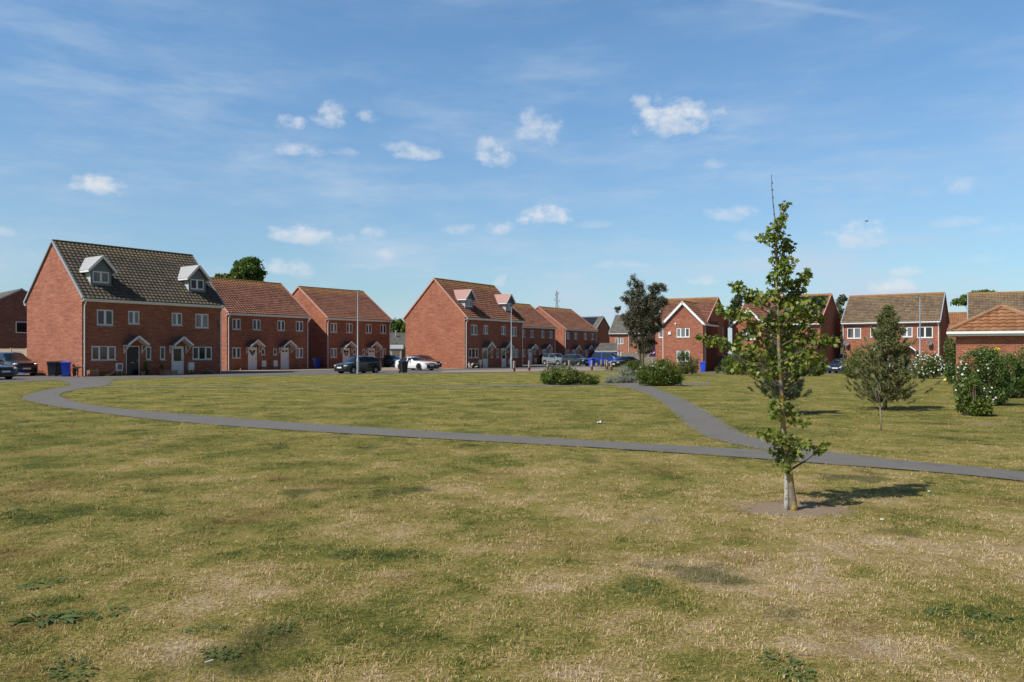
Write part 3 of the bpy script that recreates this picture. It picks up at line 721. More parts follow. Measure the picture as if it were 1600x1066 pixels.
def small_pair(label, px, Z, rz, length, depth, glz, styles=('squares', 'squares'), ridge=8.8):
    h = House(label, px, Z, rz, group='two storey brick pairs with terracotta roofs'); k = length/9.05
    U = [(.55, 1.44, 3.78, 4.80, 2), (2.69, 3.57, 3.78, 4.80, 2), (5.42, 6.30, 3.78, 4.80, 2), (7.56, 8.46, 3.78, 4.80, 2)]
    Lw = [(.55, 1.44, 1.12, 2.14, 2), (3.60, 4.04, 1.42, 2.03, 1), (4.95, 5.38, 1.42, 2.03, 1), (7.56, 8.46, 1.12, 2.14, 2)]
    wins = [(w[0]*k, w[1]*k, w[2], w[3], w[4]) for w in U+Lw]; drs = [(2.68*k-.5, 2.68*k+.5), (6.28*k-.5, 6.28*k+.5)]
    h.block(0, length, 0, depth, 5.30, ridge, T_RED, ops=[w[:4] for w in wins]+[(d[0], d[1], 0, 2.15) for d in drs], spt=3)
    for w, gl in zip(wins, glz): h.win(*w, gl)
    for (x0, x1), st in zip(drs, styles): door(h.root, x0, x1, 2.15, 0, st); canopy(h.root, (x0+x1)/2, 0, hw=.78, apex=2.82, foot=2.22)
    meter(h.root, 3.62*k, 3.62*k+.46, .30, .90, 0); meter(h.root, 4.92*k, 4.92*k+.46, .30, .90, 0)
    downpipe(h.root, .14, 0, 5.2); downpipe(h.root, length-.12, 0, 5.2)
    h.finish(VERGE_R, RID_R); return h
hA2 = small_pair('terracotta roofed brick pair beside the dark roofed house, heart wreath on a white door', 354.5, 73, rad(53.5), 9.3, 8.9, [GL_D, GL_D, GL_D, GL_D, GL_D, GL_D, GL_D, GL_C])
hA3 = small_pair('terracotta roofed brick pair behind the lamp post and the dark grey hatchback', 510, 83.5, rad(50.5), 8.85, 9.6, [GL_C, GL_D, GL_D, GL_D, GL_C, GL_D, GL_D, GL_C])
hB2 = small_pair('terracotta roofed brick pair right behind the pink dormered house', 811.5, 109, rad(55), 9.2, 8.9, [GL_D, GL_D, GL_D, GL_D, GL_D, GL_D, GL_D, GL_D])
hB3 = small_pair('terracotta roofed brick pair under the radio mast, a silver car before it', 882, 121, rad(55.5), 10.0, 9.4, [GL_C, GL_D, GL_C, GL_D, GL_D, GL_D, GL_D, GL_D], ('arch', 'black'))

# far left: gable end in shade, grey roof
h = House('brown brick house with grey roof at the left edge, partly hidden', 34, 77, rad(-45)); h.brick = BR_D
h.block(-9, 0, -5.2, 5.2, 4.7, 7.75, T_GRY, ov=.25, spt=2)
wb = MB(); wb.box(-.02, .05, -.52, .7, 3.55, 4.65); o = wb.build('window', WHITE, h.root); wb = MB(); wb.box(.05, .058, -.44, .62, 3.63, 4.57); wb.build('pane', GL_D, o)
h.finish(VERGE_G, SLATE)

# house with solar panels beyond the row
h = House('brick house with a black solar array on its roof, shaded gable to the right', 926, 150, rad(145.0-180))
h.block(-10, 0, 0, 8.4, 5.1, 8.85, T_GRY, spt=2)
sp = MB(); s_, c_ = h.tan/math.sqrt(1+h.tan**2), 1/math.sqrt(1+h.tan**2)
for i in range(6):
    for j in range(2):
        x0 = -8.6+i*1.25; v0, v1 = 2.35+j*1.62, 2.35+j*1.62+1.58
        q = lambda x, v, n: (x, -.3+v*c_-n*s_, 5.1+v*s_+n*c_)
        vv = [q(x0, v0, .10), q(x0+1.2, v0, .10), q(x0+1.2, v1, .10), q(x0, v1, .10), q(x0, v0, .15), q(x0+1.2, v0, .15), q(x0+1.2, v1, .15), q(x0, v1, .15)]
        sp.faces(vv, [(0, 3, 2, 1), (4, 5, 6, 7), (0, 1, 5, 4), (1, 2, 6, 5), (2, 3, 7, 6), (3, 0, 4, 7)])
sp.build('solar_panel', SOLARM, h.root); h.finish(VERGE_G, SLATE)

# orange brick house behind the dark tree
h = House('orange brick house with grey roof standing behind the dark eucalyptus', 952.5, 134, rad(-22), brickm=BR_O)
wn = [(1.0, 2.35, 3.4, 4.45, 3), (4.5, 5.9, 3.4, 4.45, 3)]; lo = [(1.0, 2.35, 1.0, 2.1, 3), (4.3, 5.9, .9, 2.1, 3)]
h.block(0, 6.6, 0, 8.2, 5.2, 8.4, T_GRY, ops=[w[:4] for w in wn+lo], spt=2)
for w in wn+lo: h.win(*w, GL_C)
downpipe(h.root, 3.3, 0, 5.1); h.finish(VERGE_G, SLATE)
# low garage between the two
h = House('low garage with shallow grey roof and cream fascia beside the orange brick house', 930, 126, rad(-8), name='garage', cat='garage', brickm=BR_O)
h.block(0, 3.4, 0, 4.5, 2.15, 3.3, T_GRY, spt=2, ov=.2); h.finish(VERGE_G, SLATE)

# right-hand houses with a projecting white-barged gable
def gabled(label, px, Z, rz, pxr, main_left, right_ext, barge_tip, barge_ridge, main_tip, main_ridge, wz, roofm, proj=1.6, depth=8.2, lean=False, solar=False, dishx=None, dp=True):
    h = House(label, px, Z, rz); W = h.xat(pxr); c = W/2
    ops = [(c-.72, c+.72, wz, wz+1.0, 3), (c-.72, c+.72, .95, 2.15, 3)]
    if lean: ops = [(c-.75, c+.75, wz, wz+1.0, 3)]; dr = [(.75, 1.7, 0, 2.1)]
    else: dr = []
    h.block(0, W, 0, proj+depth/2, barge_tip, barge_ridge, roofm, axis='y', ops=[o_[:4] for o_ in ops]+dr, spt=3, ov=.22, vg=.22)
    mo = []
    if main_left < -.9: mo.append((main_left+.35, -.25, wz, wz+1.0, 1))
    if right_ext > 2: mo += [(W+1.0, W+2.3, wz, wz+1.0, 2)]
    h.block(main_left, W+right_ext, proj, proj+depth, main_tip, main_ridge, roofm, ops=[m_[:4] for m_ in mo], spt=3)
    for w in ops: h.win(*w, GL_N if w[2] > 2 else GL_C)
    for w in mo: h.win(*w, GL_N, y=proj)
    if dr: door(h.root, .75, 1.7, 2.1, 0, 'half')
    if lean:
        R = MB(); slab(R, (W+.1, proj-1.5, 2.35), (1, 0, 0), (0, .86, .5), right_ext-.1, 1.7, spt=2); R.build('porch_roof', MATS[roofm.name], h.root)
        pw = MB(); pw.box(W+.12, W+right_ext-.05, proj-1.25, proj-.01, -.3, 2.35); pw.build('porch_wall', h.brick, h.root)
    if solar:
        sp = MB(); s_, c_ = h.tan/math.sqrt(1+h.tan**2), 1/math.sqrt(1+h.tan**2)
        for i in range(4):
            for j in range(2):
                x0 = W+right_ext-4.35+i*1.05; v0 = 1.75+j*1.66
                q = lambda x, v, n: (x, proj-.3+v*c_-n*s_, main_tip+v*s_+n*c_)
                vv = [q(x0, v0, .10), q(x0+1.0, v0, .10), q(x0+1.0, v0+1.6, .10), q(x0, v0+1.6, .10), q(x0, v0, .15), q(x0+1.0, v0, .15), q(x0+1.0, v0+1.6, .15), q(x0, v0+1.6, .15)]
                sp.faces(vv, [(0, 3, 2, 1), (4, 5, 6, 7), (0, 1, 5, 4), (1, 2, 6, 5), (2, 3, 7, 6), (3, 0, 4, 7)])
        sp.build('solar_panel', SOLARM, h.root)
    if dishx is not None: dish(h.root, dishx, proj, 3.1)
    if dp:
        d = MB(); d.tube([(W+.07, .45, main_tip-.3), (W+.07, .45, 0)], .04, 8); d.build('downpipe', WHITE, h.root)
        d = MB(); d.tube([(W+right_ext+.07, proj+depth*.72, main_tip-.2), (W+right_ext+.07, proj+depth*.72, 0)], .04, 8); d.build('downpipe', WHITE, h.root)
        d = MB(); d.tube([(-.07, .1, barge_tip-.2), (-.07, .1, 0)], .04, 8); d.build('downpipe', WHITE, h.root)
        bx = MB(); bx.box(.55, .85, -.10, -.001, 3.85, 4.15); bx.build('alarm_box', WHITE, h.root)
        fl = MB(); fl.lathe([(0, -.12), (.09, -.1), (.09, 0)], 10, (1.35, 0, 5.0), 'y'); fl.build('flue', WHITE, h.root)
    h.finish(VERGE_R, RID_R); return h
hD = gabled('brick house with white barge boards on its front gable, beside the dark eucalyptus', 1036.5, 85.5, rad(-29.5), 1098.5, -1.35, .0, 4.95, 7.35, 5.0, 8.0, 3.55, T_RED, proj=1.3, depth=8.8)
hE = gabled('brick house with solar panels behind the young tree, white barged front gable', 1144, 90.5, rad(-37), 1196, 0, 5.6, 5.0, 6.95, 5.15, 8.5, 3.45, T_RED, proj=1.0, depth=8.0, lean=True, solar=True, dishx=8.6, dp=False)

# terrace behind the pine
h = House('brick terrace with mossy brown tiled roof behind the pine tree', 1316, 89, rad(-34)); W = h.xat(1468.5)
t2 = [(.5, 1.95, 3.55, 4.75, 2), (.36*W-.6, .36*W+.5, 3.65, 4.75, 2), (.67*W-.5, .67*W+.6, 3.65, 4.75, 2), (W-2.15, W-.65, 3.55, 4.75, 2)]
h.block(0, W, 0, 8.4, 5.3, 8.5, T_BRN, ops=[w[:4] for w in t2], spt=4)
for w, gl in zip(t2, (GL_N, GL_D, GL_N, GL_D)): h.win(*w, gl)
for cx in (.42*W, .70*W): canopy(h.root, cx, 0)
dish(h.root, .5, 0, 3.0); dish(h.root, W-.95, 0, 3.0); downpipe(h.root, .12, 0, 5.2); downpipe(h.root, W-.12, 0, 5.2)
h.finish(VERGE_G, RID_R)
# small red roof further off, and the grey-brown roof behind the garage
h = House('far house showing only a plain red roof between terrace and garage', 1470, 135, rad(-30)); h.block(0, 9, 0, 8, 5.2, 8.9, T_ORG, spt=2); h.finish(VERGE_R, RID_R)
h = House('brick house with brown pantiled roof rising behind the hip roofed garage', 1513, 88, rad(-30))
h.block(0, 14, 0, 8.4, 5.25, 8.75, T_BRN, spt=4); dish(h.root, .1, 0, 4.6) if False else None; h.finish(VERGE_G, RID_R)

# hip-roofed garage
def hip_garage():
    h = House('brick garage with orange tiled hip roof and white gutter at the right edge', 1494, 33.2, rad(-29), name='garage', cat='garage')
    W, D, e, ov, ap = 3.4, 6.2, 2.50, .27, 3.55
    w = h.wall; wall_front(w, 0, W, 0, -.3, e, [])
    w.face([(W, D, -.3), (0, D, -.3), (0, D, e), (W, D, e)]); w.face([(0, D, -.3), (0, 0, -.3), (0, 0, e), (0, D, e)]); w.face([(W, 0, -.3), (W, D, -.3), (W, D, e), (W, 0, e)])
    hw = W/2+ov; rise = ap-e; R = MB(); mid = W/2
    def tri(p0, e_, s_, base, sl, top):          # trapezoid/triangle of real pantiles, clipped course by course
        p0, e_, s_ = Vector(p0), Vector(e_), Vector(s_).normalized(); n = e_.cross(s_); gd = .32; tw = .30; nr = int(round(sl/gd)); gd = sl/nr; nc = int(base/tw); tw = base/nc
        prof = [0, .75, 1, .55]
        for r in range(nr):
            for c in range(nc*4):
                a0, a1 = c*tw/4, (c+1)*tw/4
                f0, f1 = r/nr, (r+1)/nr
                lo0, hi0 = (base-top)/2*f0, base-(base-top)/2*f0; lo1, hi1 = (base-top)/2*f1, base-(base-top)/2*f1
                if a1 <= lo0 or a0 >= hi0: continue
                A0, A1 = max(a0, lo0), min(a1, hi0); B0, B1 = min(max(a0, lo1), hi1), max(min(a1, hi1), lo1)
                h0, h1 = .03*prof[c % 4], .03*prof[(c+1) % 4]
                q = [p0+e_*A0+s_*(r*gd)+n*(h0+.045), p0+e_*A1+s_*(r*gd)+n*(h1+.045), p0+e_*B1+s_*((r+1)*gd)+n*(h1+.005), p0+e_*B0+s_*((r+1)*gd)+n*(h0+.005)]
                u = c/4
                R.face(q, [(u+.001, r+.001), (u+.249, r+.001), (u+.249, r+.999), (u+.001, r+.999)], [(0, f0), (0, f0), (0, f1), (0, f1)])
                d = [p0+e_*A0+s_*(r*gd)+n*(h0-.01), p0+e_*A1+s_*(r*gd)+n*(h1-.01), q[1], q[0]]
                R.face(d, [(u, r+.9)]*4, [(0, f0)]*4)
    B = 2*hw; run = hw; sl = math.hypot(run, rise); dep = D+2*ov
    tri((-ov, -ov, e), (1, 0, 0), (0, run/sl, rise/sl), B, sl, .02); tri((W+ov, D+ov, e), (-1, 0, 0), (0, -run/sl, rise/sl), B, sl, .02)
    tri((-ov, D+ov, e), (0, -1, 0), (run/sl, 0, rise/sl), dep, sl, dep-2*run); tri((W+ov, -ov, e), (0, 1, 0), (-run/sl, 0, rise/sl), dep, sl, dep-2*run)
    ro = R.build('roof', T_ORG, h.root)
    hp = MB()
    for sx in (-1, 1):
        hp.tube([(mid+sx*hw, -ov, e+.06), (mid, run-ov, ap+.05)], .10, 8); hp.tube([(mid+sx*hw, D+ov, e+.06), (mid, D+ov-run, ap+.05)], .10, 8)
    hp.tube([(mid, run-ov-.1, ap+.03), (mid, D+ov-run+.1, ap+.03)], .10, 8); hp.build('hip_tiles', simple('weathered_hip_tiles', (.30, .16, .085), .9, var=.4, scale=3), ro)
    t = MB(); t.box(-ov, W+ov, -ov+.02, -ov+.05, e-.19, e+.0); t.box(-ov, W+ov, -ov+.05, -.001, e-.19, e-.165); t.box(-ov-.02, W+ov+.02, -ov-.09, -ov+.015, e-.10, e+.0)
    t.box(-ov+.02, -ov+.05, -ov+.05, D+ov, e-.189, e-.001); t.box(-ov-.085, -ov+.015, -ov+.02, D+ov, e-.099, e-.001)
    t.build('gutter', WHITE, h.root); w.build('wall', h.brick, h.root)
hip_garage()

# forecourt and footways
def local_sheet(h, name, x0, x1, y0, y1, m, dz, nx=10, ny=6):
    A = [h.o+h.u*x0+h.w*y0, h.o+h.u*x1+h.w*y0]; B = [h.o+h.u*x0+h.w*y1, h.o+h.u*x1+h.w*y1]
    return strip(name, [(p.x, p.y) for p in A], [(p.x, p.y) for p in B], m, dz, nx, ny)
local_sheet(hA2, 'forecourt', -.5, 20.5, -4.6, -.6, FORE, .02)
local_sheet(hA, 'footway', -1, 11.5, -1.9, -.9, PINKP, .02)
local_sheet(hB, 'forecourt', -11, -.6, -.4, 6.5, FORE, .02)
local_sheet(hB, 'grass_verge', 1.2, 11.3, -1.5, -.12, LAWN, .03)
pf = [tuple(G(*p)[:2]) for p in [(690, 582.8), (840, 581.2), (945, 579.8)]]; pb = [tuple(G(*p)[:2]) for p in [(690, 580.3), (840, 576.6), (945, 574.0)]]
strip('footway', pf, pb, PINKP, .03, 30, 4)
isl_a = [tuple(G(*p)[:2]) for p in [(932, 576.6), (955, 577.6), (985, 577.6)]]; isl_b = [tuple(G(*p)[:2]) for p in [(932, 575.6), (955, 574), (985, 573)]]
strip('grass_verge', isl_a, isl_b, LAWN, .04, 12, 3)
strip('kerb', [(p[0], p[1]-.06) for p in near[2:10]], [(p[0], p[1]+.06) for p in near[2:10]], CONC, .03, 60, 2)

# ------------------------------------------------------------------ foliage tools
MAPLE = [(0, 0), (.20, .03), (.46, .10), (.34, .30), (.52, .62), (.22, .58), (0, 1.0), (-.22, .58), (-.52, .62), (-.34, .30), (-.46, .10), (-.20, .03)]
OVAL = [(0, 0), (.28, .3), (.25, .68), (0, 1), (-.25, .68), (-.28, .3)]
QUAD = [(0, 0), (.36, .5), (0, 1), (-.36, .5)]
BLADE = [(-.055, 0), (.055, 0), (0, 1)]
def leaf_mesh(name, C, D, N, size, shape, m, parent, fold=.18):
    """C centres, D leaf axis, N leaf normal, size -> one mesh of many leaves"""
    C, D, N = (np.asarray(a, float) for a in (C, D, N)); size = np.asarray(size, float)
    D = D/np.maximum(1e-6, np.linalg.norm(D, axis=1, keepdims=True))
    S = np.cross(D, N); S /= np.maximum(1e-6, np.linalg.norm(S, axis=1, keepdims=True)); N = np.cross(S, D)
    sh = np.array(shape); k = len(sh); n = len(C)
    V = (C[:, None, :]+(sh[None, :, 0, None]*S[:, None, :]+sh[None, :, 1, None]*D[:, None, :]
         + (np.abs(sh[None, :, 0, None])*fold-(sh[None, :, 1, None]**2)*fold*.8)*N[:, None, :])*size[:, None, None]).reshape(-1, 3)
    me = bpy.data.meshes.new(name); me.vertices.add(n*k); me.vertices.foreach_set('co', V.astype(np.float32).ravel())
    me.loops.add(n*k); me.loops.foreach_set('vertex_index', np.arange(n*k, dtype=np.int32))
    me.polygons.add(n); me.polygons.foreach_set('loop_start', np.arange(0, n*k, k, dtype=np.int32)); me.update(calc_edges=True)
    me.materials.append(m); o = bpy.data.objects.new(name, me); COL.objects.link(o)
    if parent: o.parent = parent
    return o
def rdir(n, up=0.0):
    d = RNG.normal(size=(n, 3)); d[:, 2] += up; return d/np.linalg.norm(d, axis=1, keepdims=True)
def ell_points(c, r, n, shell=.55):
    d = rdir(n); k = (shell+(1-shell)*RNG.random(n))**.8
    return np.array(c)+d*np.array(r)*k[:, None], d

LF_MAPLE = leafmat('sapling_leaves', [(0.050, 0.081, 0.017), (0.123, 0.174, 0.029), (0.202, 0.246, 0.040), (0.314, 0.319, 0.069), (0.140, 0.185, 0.031)], .42, .30)
LF_BUSH = leafmat('shrub_leaves', [(.040, .068, .012), (.085, .130, .020), (.145, .190, .028), (.18, .215, .04), (.10, .15, .024)], .4, .25)
LF_DARK = leafmat('dark_shrub_leaves', [(0.038, 0.076, 0.021), (0.071, 0.123, 0.028), (0.106, 0.167, 0.038), (0.143, 0.203, 0.048)], .4, .2)
LF_GREY = leafmat('silver_leaves', [(.20, .22, .18), (.28, .30, .25), (.38, .39, .34), (.24, .27, .21)], .7, .15)
LF_EUC = leafmat('bronze_grey_leaves', [(.060, .066, .040), (.095, .098, .058), (.135, .130, .082), (.145, .115, .074), (.09, .092, .056)], .45, .2)
LF_TREE = leafmat('tree_leaves', [(0.051, 0.102, 0.020), (0.093, 0.162, 0.031), (0.145, 0.221, 0.044), (0.085, 0.145, 0.027)], .5, .28)
LF_PALE = leafmat('pale_willow_leaves', [(.08, .11, .05), (.12, .15, .075), (.15, .17, .09)], .5, .28)
LF_PINE = leafmat('pine_needles', [(0.115, 0.132, 0.048), (0.172, 0.190, 0.069), (0.241, 0.247, 0.098), (0.287, 0.259, 0.115), (0.161, 0.178, 0.067)], .55, .12)
LF_PINE_D = leafmat('dark_pine_needles', [(0.060, 0.083, 0.039), (0.090, 0.117, 0.054), (0.120, 0.144, 0.066)], .55, .12)
PETAL = simple('white_petals', (.80, .76, .78), .6, var=.08); PETALP = simple('pink_white_petals', (.74, .60, .62), .6, var=.15); PETALY = simple('yellow_petals', (.80, .60, .03), .6, var=.1)
def lichen_bark():
    m, t, b = newmat('lichened_bark'); co = t.new('ShaderNodeTexCoord').outputs['Object']
    n = t.noise(t.mapping(co, (1, 1, .45)), 26, 5, .7); n2 = t.noise(t.mapping(co, (1, 1, .6)), 11, 4, .65)
    c = t.mix(n, (.10, .075, .05), (.26, .22, .17)); c = t.mix(t.step(n2, .45, .58), c, t.mix(n, (.30, .19, .03), (.46, .33, .06)))
    c = t.mix(t.step(t.noise(co, 40, 3), .58, .68), c, (.34, .36, .28))
    t.l.new(c, b.inputs['Base Color']); b.inputs['Roughness'].default_value = .9
    bn = t.new('ShaderNodeBump'); bn.inputs['Strength'].default_value = .8; bn.inputs['Distance'].default_value = .01; t.l.new(n, bn.inputs['Height']); t.l.new(bn.outputs[0], b.inputs['Normal'])
    return m
def pale_bark():
    m, t, b = newmat('pale_smooth_bark'); co = t.new('ShaderNodeTexCoord').outputs['Object']
    n = t.noise(t.mapping(co, (1, 1, .4)), 22, 5, .7); sp = t.new('ShaderNodeSeparateXYZ'); t.l.new(co, sp.inputs[0])
    c = t.mix(n, (.28, .26, .22), (.50, .48, .42)); c = t.mix(t.step(t.noise(co, 14, 4, .7), .56, .64), c, (.10, .09, .06))
    t.l.new(c, b.inputs['Base Color']); b.inputs['Roughness'].default_value = .85; return m
BARK_L, BARK_P = lichen_bark(), pale_bark()

# ------------------------------------------------------------------ the young tree in front
def young_tree():
    base = SAP; Z0 = base.y; sc = Z0/FPX
    root = thing('young_tree', 'slender young maple with lichened forked trunk standing in bare soil on the near lawn', 'tree', base)
    def Q(px, py, dz=0.0):                             # place in the tree's own frame
        p = P(px, py, Z0+dz)*1.0; return Vector((p.x-base.x, dz, p.z-base.z))
    t = MB(); t.tube([Q(1241, 802), Q(1240, 790), Q(1237, 765), Q(1234, 740), Q(1230, 715), Q(1225, 680), Q(1222, 640), Q(1220, 600), Q(1217, 550), Q(1216, 500), Q(1214, 450), Q(1213, 400), Q(1214, 365), Q(1219, 335), Q(1222, 318)],
                     [.046, .036, .031, .029, .028, .027, .026, .023, .020, .017, .014, .011, .008, .005, .003], 12)
    tr = t.build('trunk', BARK_L, root, smooth=True)
    s = MB(); s.tube([Q(1229, 801, .01), Q(1229, 785, .01), Q(1229, 755, .01), Q(1229, 728, .006), Q(1229, 705, -.0)], [.031, .026, .023, .020, .015], 10)
    s.build('side_stem', BARK_P, root, smooth=True)
    w = MB(); w.tube([Q(1214, 365), Q(1211, 345), Q(1208, 318), Q(1206, 295), Q(1205.5, 273)], [.006, .0055, .005, .004, .003], 6)
    for py in (335, 322, 309, 297, 286): w.ell(Q(1206.5+(py-286)*.06, py), (.008, .008, .011), 6, 4)
    w.build('dead_leader', BARK, root)
    # leaf masses as they hang on the limbs: crop px -> (cx, cy, r)
    B = [(318,115,15),(312,150,12),(300,172,20),(285,195,24),(246,212,11),(270,215,16),(310,225,27),(330,240,20),(300,268,30),(325,290,24),(308,310,27),(288,330,25),(322,345,18),
         (375,330,18),(362,350,21),(385,318,11),(350,378,26),(316,380,42),(270,388,24),(182,362,17),(165,352,10),(205,376,17),(225,385,22),(242,402,20),(212,396,14),(120,425,15),(148,435,17),(178,440,16),(208,446,18),
         (320,430,52),(378,420,34),(418,405,19),(398,440,24),(428,455,10),(350,470,46),(282,470,46),(232,478,28),(200,498,20),(84,515,14),(68,509,9),(110,520,14),(138,530,16),(168,535,17),(200,545,20),(250,540,33),(320,530,50),(388,520,34),(422,508,22),(436,524,16),(462,520,13),(408,560,24),
         (214,580,26),(182,600,17),(168,592,14),(232,610,17),(282,590,36),(340,590,42),(388,580,28),(428,588,13),(274,622,17),(316,640,15),
         (290,708,21),(320,725,17),(350,750,18),(378,764,12),(288,740,18),(270,800,15),(250,795,10),(300,810,24),(292,842,21),(338,820,23),(378,825,20),(414,846,14),(436,830,10),(310,880,20),(330,868,19),(350,850,18),(322,900,10)]
    C, D, N, S = [], [], [], []; tw = MB(); axis = lambda py: {1: 0}.get(1)
    trunk_x = lambda py: np.interp(py, [318, 365, 450, 550, 640, 715, 802], [1222, 1214, 1214, 1217, 1222, 1230, 1241])
    for cx, cy, r in B:
        px, py, rp = 1060+cx*.525, 260+cy*.525, r*.525*(1.12 if cy > 690 else 1.04); R = rp*sc
        off = abs(px-trunk_x(py))*sc; dz = random.uniform(-1, 1)*(.05+R*.9) if off < .2 else random.uniform(-.55, .55)*off*.5
        c = Q(px, py, dz); n = int(12+330*R*R*15+R*140)
        # the twig that carries the mass
        y0 = min(py+off/sc*.55+6, 790); s0 = Q(trunk_x(y0), y0); mid = s0.lerp(c, .6)+Vector((0, 0, -.02))
        tw.tube([s0, mid, c, c+(c-s0)*.15], [.004+.006*min(1, off/.4), .004, .002, .001], 5)
        pts, d = ell_points(c, (R, R*1.0, R), n, .2)
        ax = d*.6+rdir(n)*.7+np.array([0, 0, -.35]); nn = rdir(n, .9)+np.array([-.25, -.15, 0])
        C.append(pts); D.append(ax); N.append(nn); S.append(RNG.uniform(.031, .057, n))
    tw.build('branches', BARK, root)
    leaf_mesh('crown', np.vstack(C), np.vstack(D), np.vstack(N), np.concatenate(S), MAPLE, LF_MAPLE, root, .25)
young_tree()

# ------------------------------------------------------------------ other trees
def tree(label, base, H, crown, leafm, n, ls, name='tree', trunk_r=.18, barkm=BARK, shape=QUAD, clump=.55, group=None, trunk_top=.75, forks=1, lean=0, sub=26, up=.5):
    """crown: list of (dx,dy,z,rx,ry,rz) masses; each gets its own sub-clumps so the outline breaks up"""
    root = thing(name, label, 'tree', base, 0, group)
    t = MB(); t.tube([(0, 0, -.1), (0, 0, H*.12), (lean*.4, 0, H*.4), (lean, 0, H*trunk_top)], [trunk_r*1.3, trunk_r, trunk_r*.7, trunk_r*.18], 9)
    for k in range(1, forks): a = (-1)**k*.09*H; t.tube([(0, 0, H*.08), (a*.6, .1, H*.35), (a*1.1, .1, H*trunk_top*.95)], [trunk_r*.9, trunk_r*.6, trunk_r*.15], 8)
    for (dx, dy, z, rx, ry, rz) in crown:
        z0 = max(H*.18, z-math.hypot(dx, dy)*.9-rz*.4); t.tube([(lean*z0/H, 0, z0), (dx*.55, dy*.55, (z0+z)/2), (dx, dy, z)], [trunk_r*.4, trunk_r*.22, trunk_r*.06], 6)
    t.build('trunk', barkm, root, smooth=True)
    C, D, N = [], [], []; tot = sum(c[3]*c[4]+c[3]*c[5]+c[4]*c[5] for c in crown)
    for c in crown:
        m = max(4, int(n*(c[3]*c[4]+c[3]*c[5]+c[4]*c[5])/tot)); k = max(5, int(sub*m/n*len(crown)))
        cc, _ = ell_points(c[:3], [r*(1-clump*.45) for r in c[3:]], k, .45)
        idx = RNG.integers(0, k, m); rr = np.array(c[3:])*clump*RNG.uniform(.45, 1.0, (k, 1))
        d = rdir(m); pts = cc[idx]+d*rr[idx]*(RNG.random((m, 1))**.45)
        C.append(pts); D.append(rdir(m, -.2)); N.append(d+rdir(m, up)*.8)
    C = np.vstack(C); leaf_mesh('crown', C, np.vstack(D), np.vstack(N), RNG.uniform(.65, 1.35, len(C))*ls, shape, leafm, root)
    return root
b = GZ(1004, 62); 
def PX(px, py, Z, b): p = P(px, py, Z); return (p.x-b.x, p.z-b.z)
def masses(b, Z, L):
    o = []
    for px, py, rx, ry in L:
        x, z = PX(px, py, Z, b); o.append((x, random.uniform(-.5, .5)*rx/FPX*Z, z, rx/FPX*Z, rx/FPX*Z*.9, ry/FPX*Z))
    return o
tree('dark bronze leaved eucalyptus rising behind the round green bush', b, 7.2,
     masses(b, 62, [(994, 534, 13, 14), (1012, 528, 15, 16), (1026, 506, 14, 16), (1038, 470, 9, 14), (1000, 452, 11, 13), (978, 500, 10, 14), (1004, 550, 10, 8), (999, 470, 17, 22), (1003, 500, 22, 24), (1022, 480, 20, 22), (988, 500, 16, 20), (990, 442, 10, 14), (985, 462, 12, 14), (992, 482, 16, 18), (1012, 472, 14, 18), (1022, 452, 12, 12), (1034, 448, 13, 9), (1032, 468, 13, 14), (1018, 492, 18, 16), (976, 470, 9, 9), (967, 484, 8, 6), (984, 502, 14, 12), (1006, 508, 16, 12), (986, 522, 8, 8), (1022, 514, 10, 9), (1018, 536, 10, 7), (1008, 545, 9, 6), (1016, 550, 8, 6)]),
     LF_EUC, 42000, .125, name='eucalyptus', trunk_r=.13, forks=2, clump=.5, sub=16, shape=[(0, 0), (.2, .45), (0, 1), (-.2, .45)])
b = GZ(392, 125)
tree('tall broadleaf tree showing above the roof beside the dark roofed house', b, 16,
     masses(b, 125, [(390, 418, 22, 15), (378, 424, 14, 10), (404, 424, 13, 12), (394, 410, 14, 8), (372, 413, 9, 6), (385, 436, 24, 10), (404, 436, 10, 8)]), LF_TREE, 9000, .34, trunk_r=.35, sub=14)
b = GZ(356, 118)
tree('lower rounded tree left of the tall one above the terracotta roof', b, 12, masses(b, 118, [(343, 436, 9, 7), (358, 434, 12, 8), (370, 434, 10, 7)]), LF_BUSH, 3500, .34, trunk_r=.3, sub=12)
for k, (px, py, rx, ry, Z) in enumerate([(612, 512, 12, 15, 150), (626, 508, 14, 12, 152), (640, 512, 12, 14, 149)]):
    b = GZ(px, Z); tree(['leftmost of three trees filling the gap behind the bungalow', 'middle of three trees filling the gap behind the bungalow', 'rightmost of three trees filling the gap behind the bungalow'][k], b, 7,
        masses(b, Z, [(px, py, rx, ry), (px-4, py+12, rx, ry), (px+4, py+16, rx, ry)]), LF_BUSH if k else LF_TREE, 4500, .32, trunk_r=.25, sub=14, group='trees behind the bungalow')
b = GZ(1152, 112)
tree('dark tree between the two gabled houses, half hidden by young maple', b, 9, masses(b, 112, [(1150, 474, 11, 15), (1156, 466, 8, 10), (1148, 500, 12, 20)]), LF_PINE_D, 3500, .3, sub=12)
b = GZ(1314, 120)
tree('pale feathery tree in the gap left of the mossy roofed terrace', b, 9.5, masses(b, 120, [(1313, 472, 7, 10), (1318, 466, 7, 5), (1314, 495, 9, 17), (1316, 525, 9, 20)]), LF_PALE, 3500, .3, sub=12)
b = GZ(1510, 150)
tree('round dark tree behind the far red roof and brown tiled house', b, 11, masses(b, 150, [(1505, 470, 14, 9), (1520, 463, 16, 7), (1535, 458, 18, 6), (1550, 460, 14, 6)]), LF_TREE, 4500, .36, sub=12)

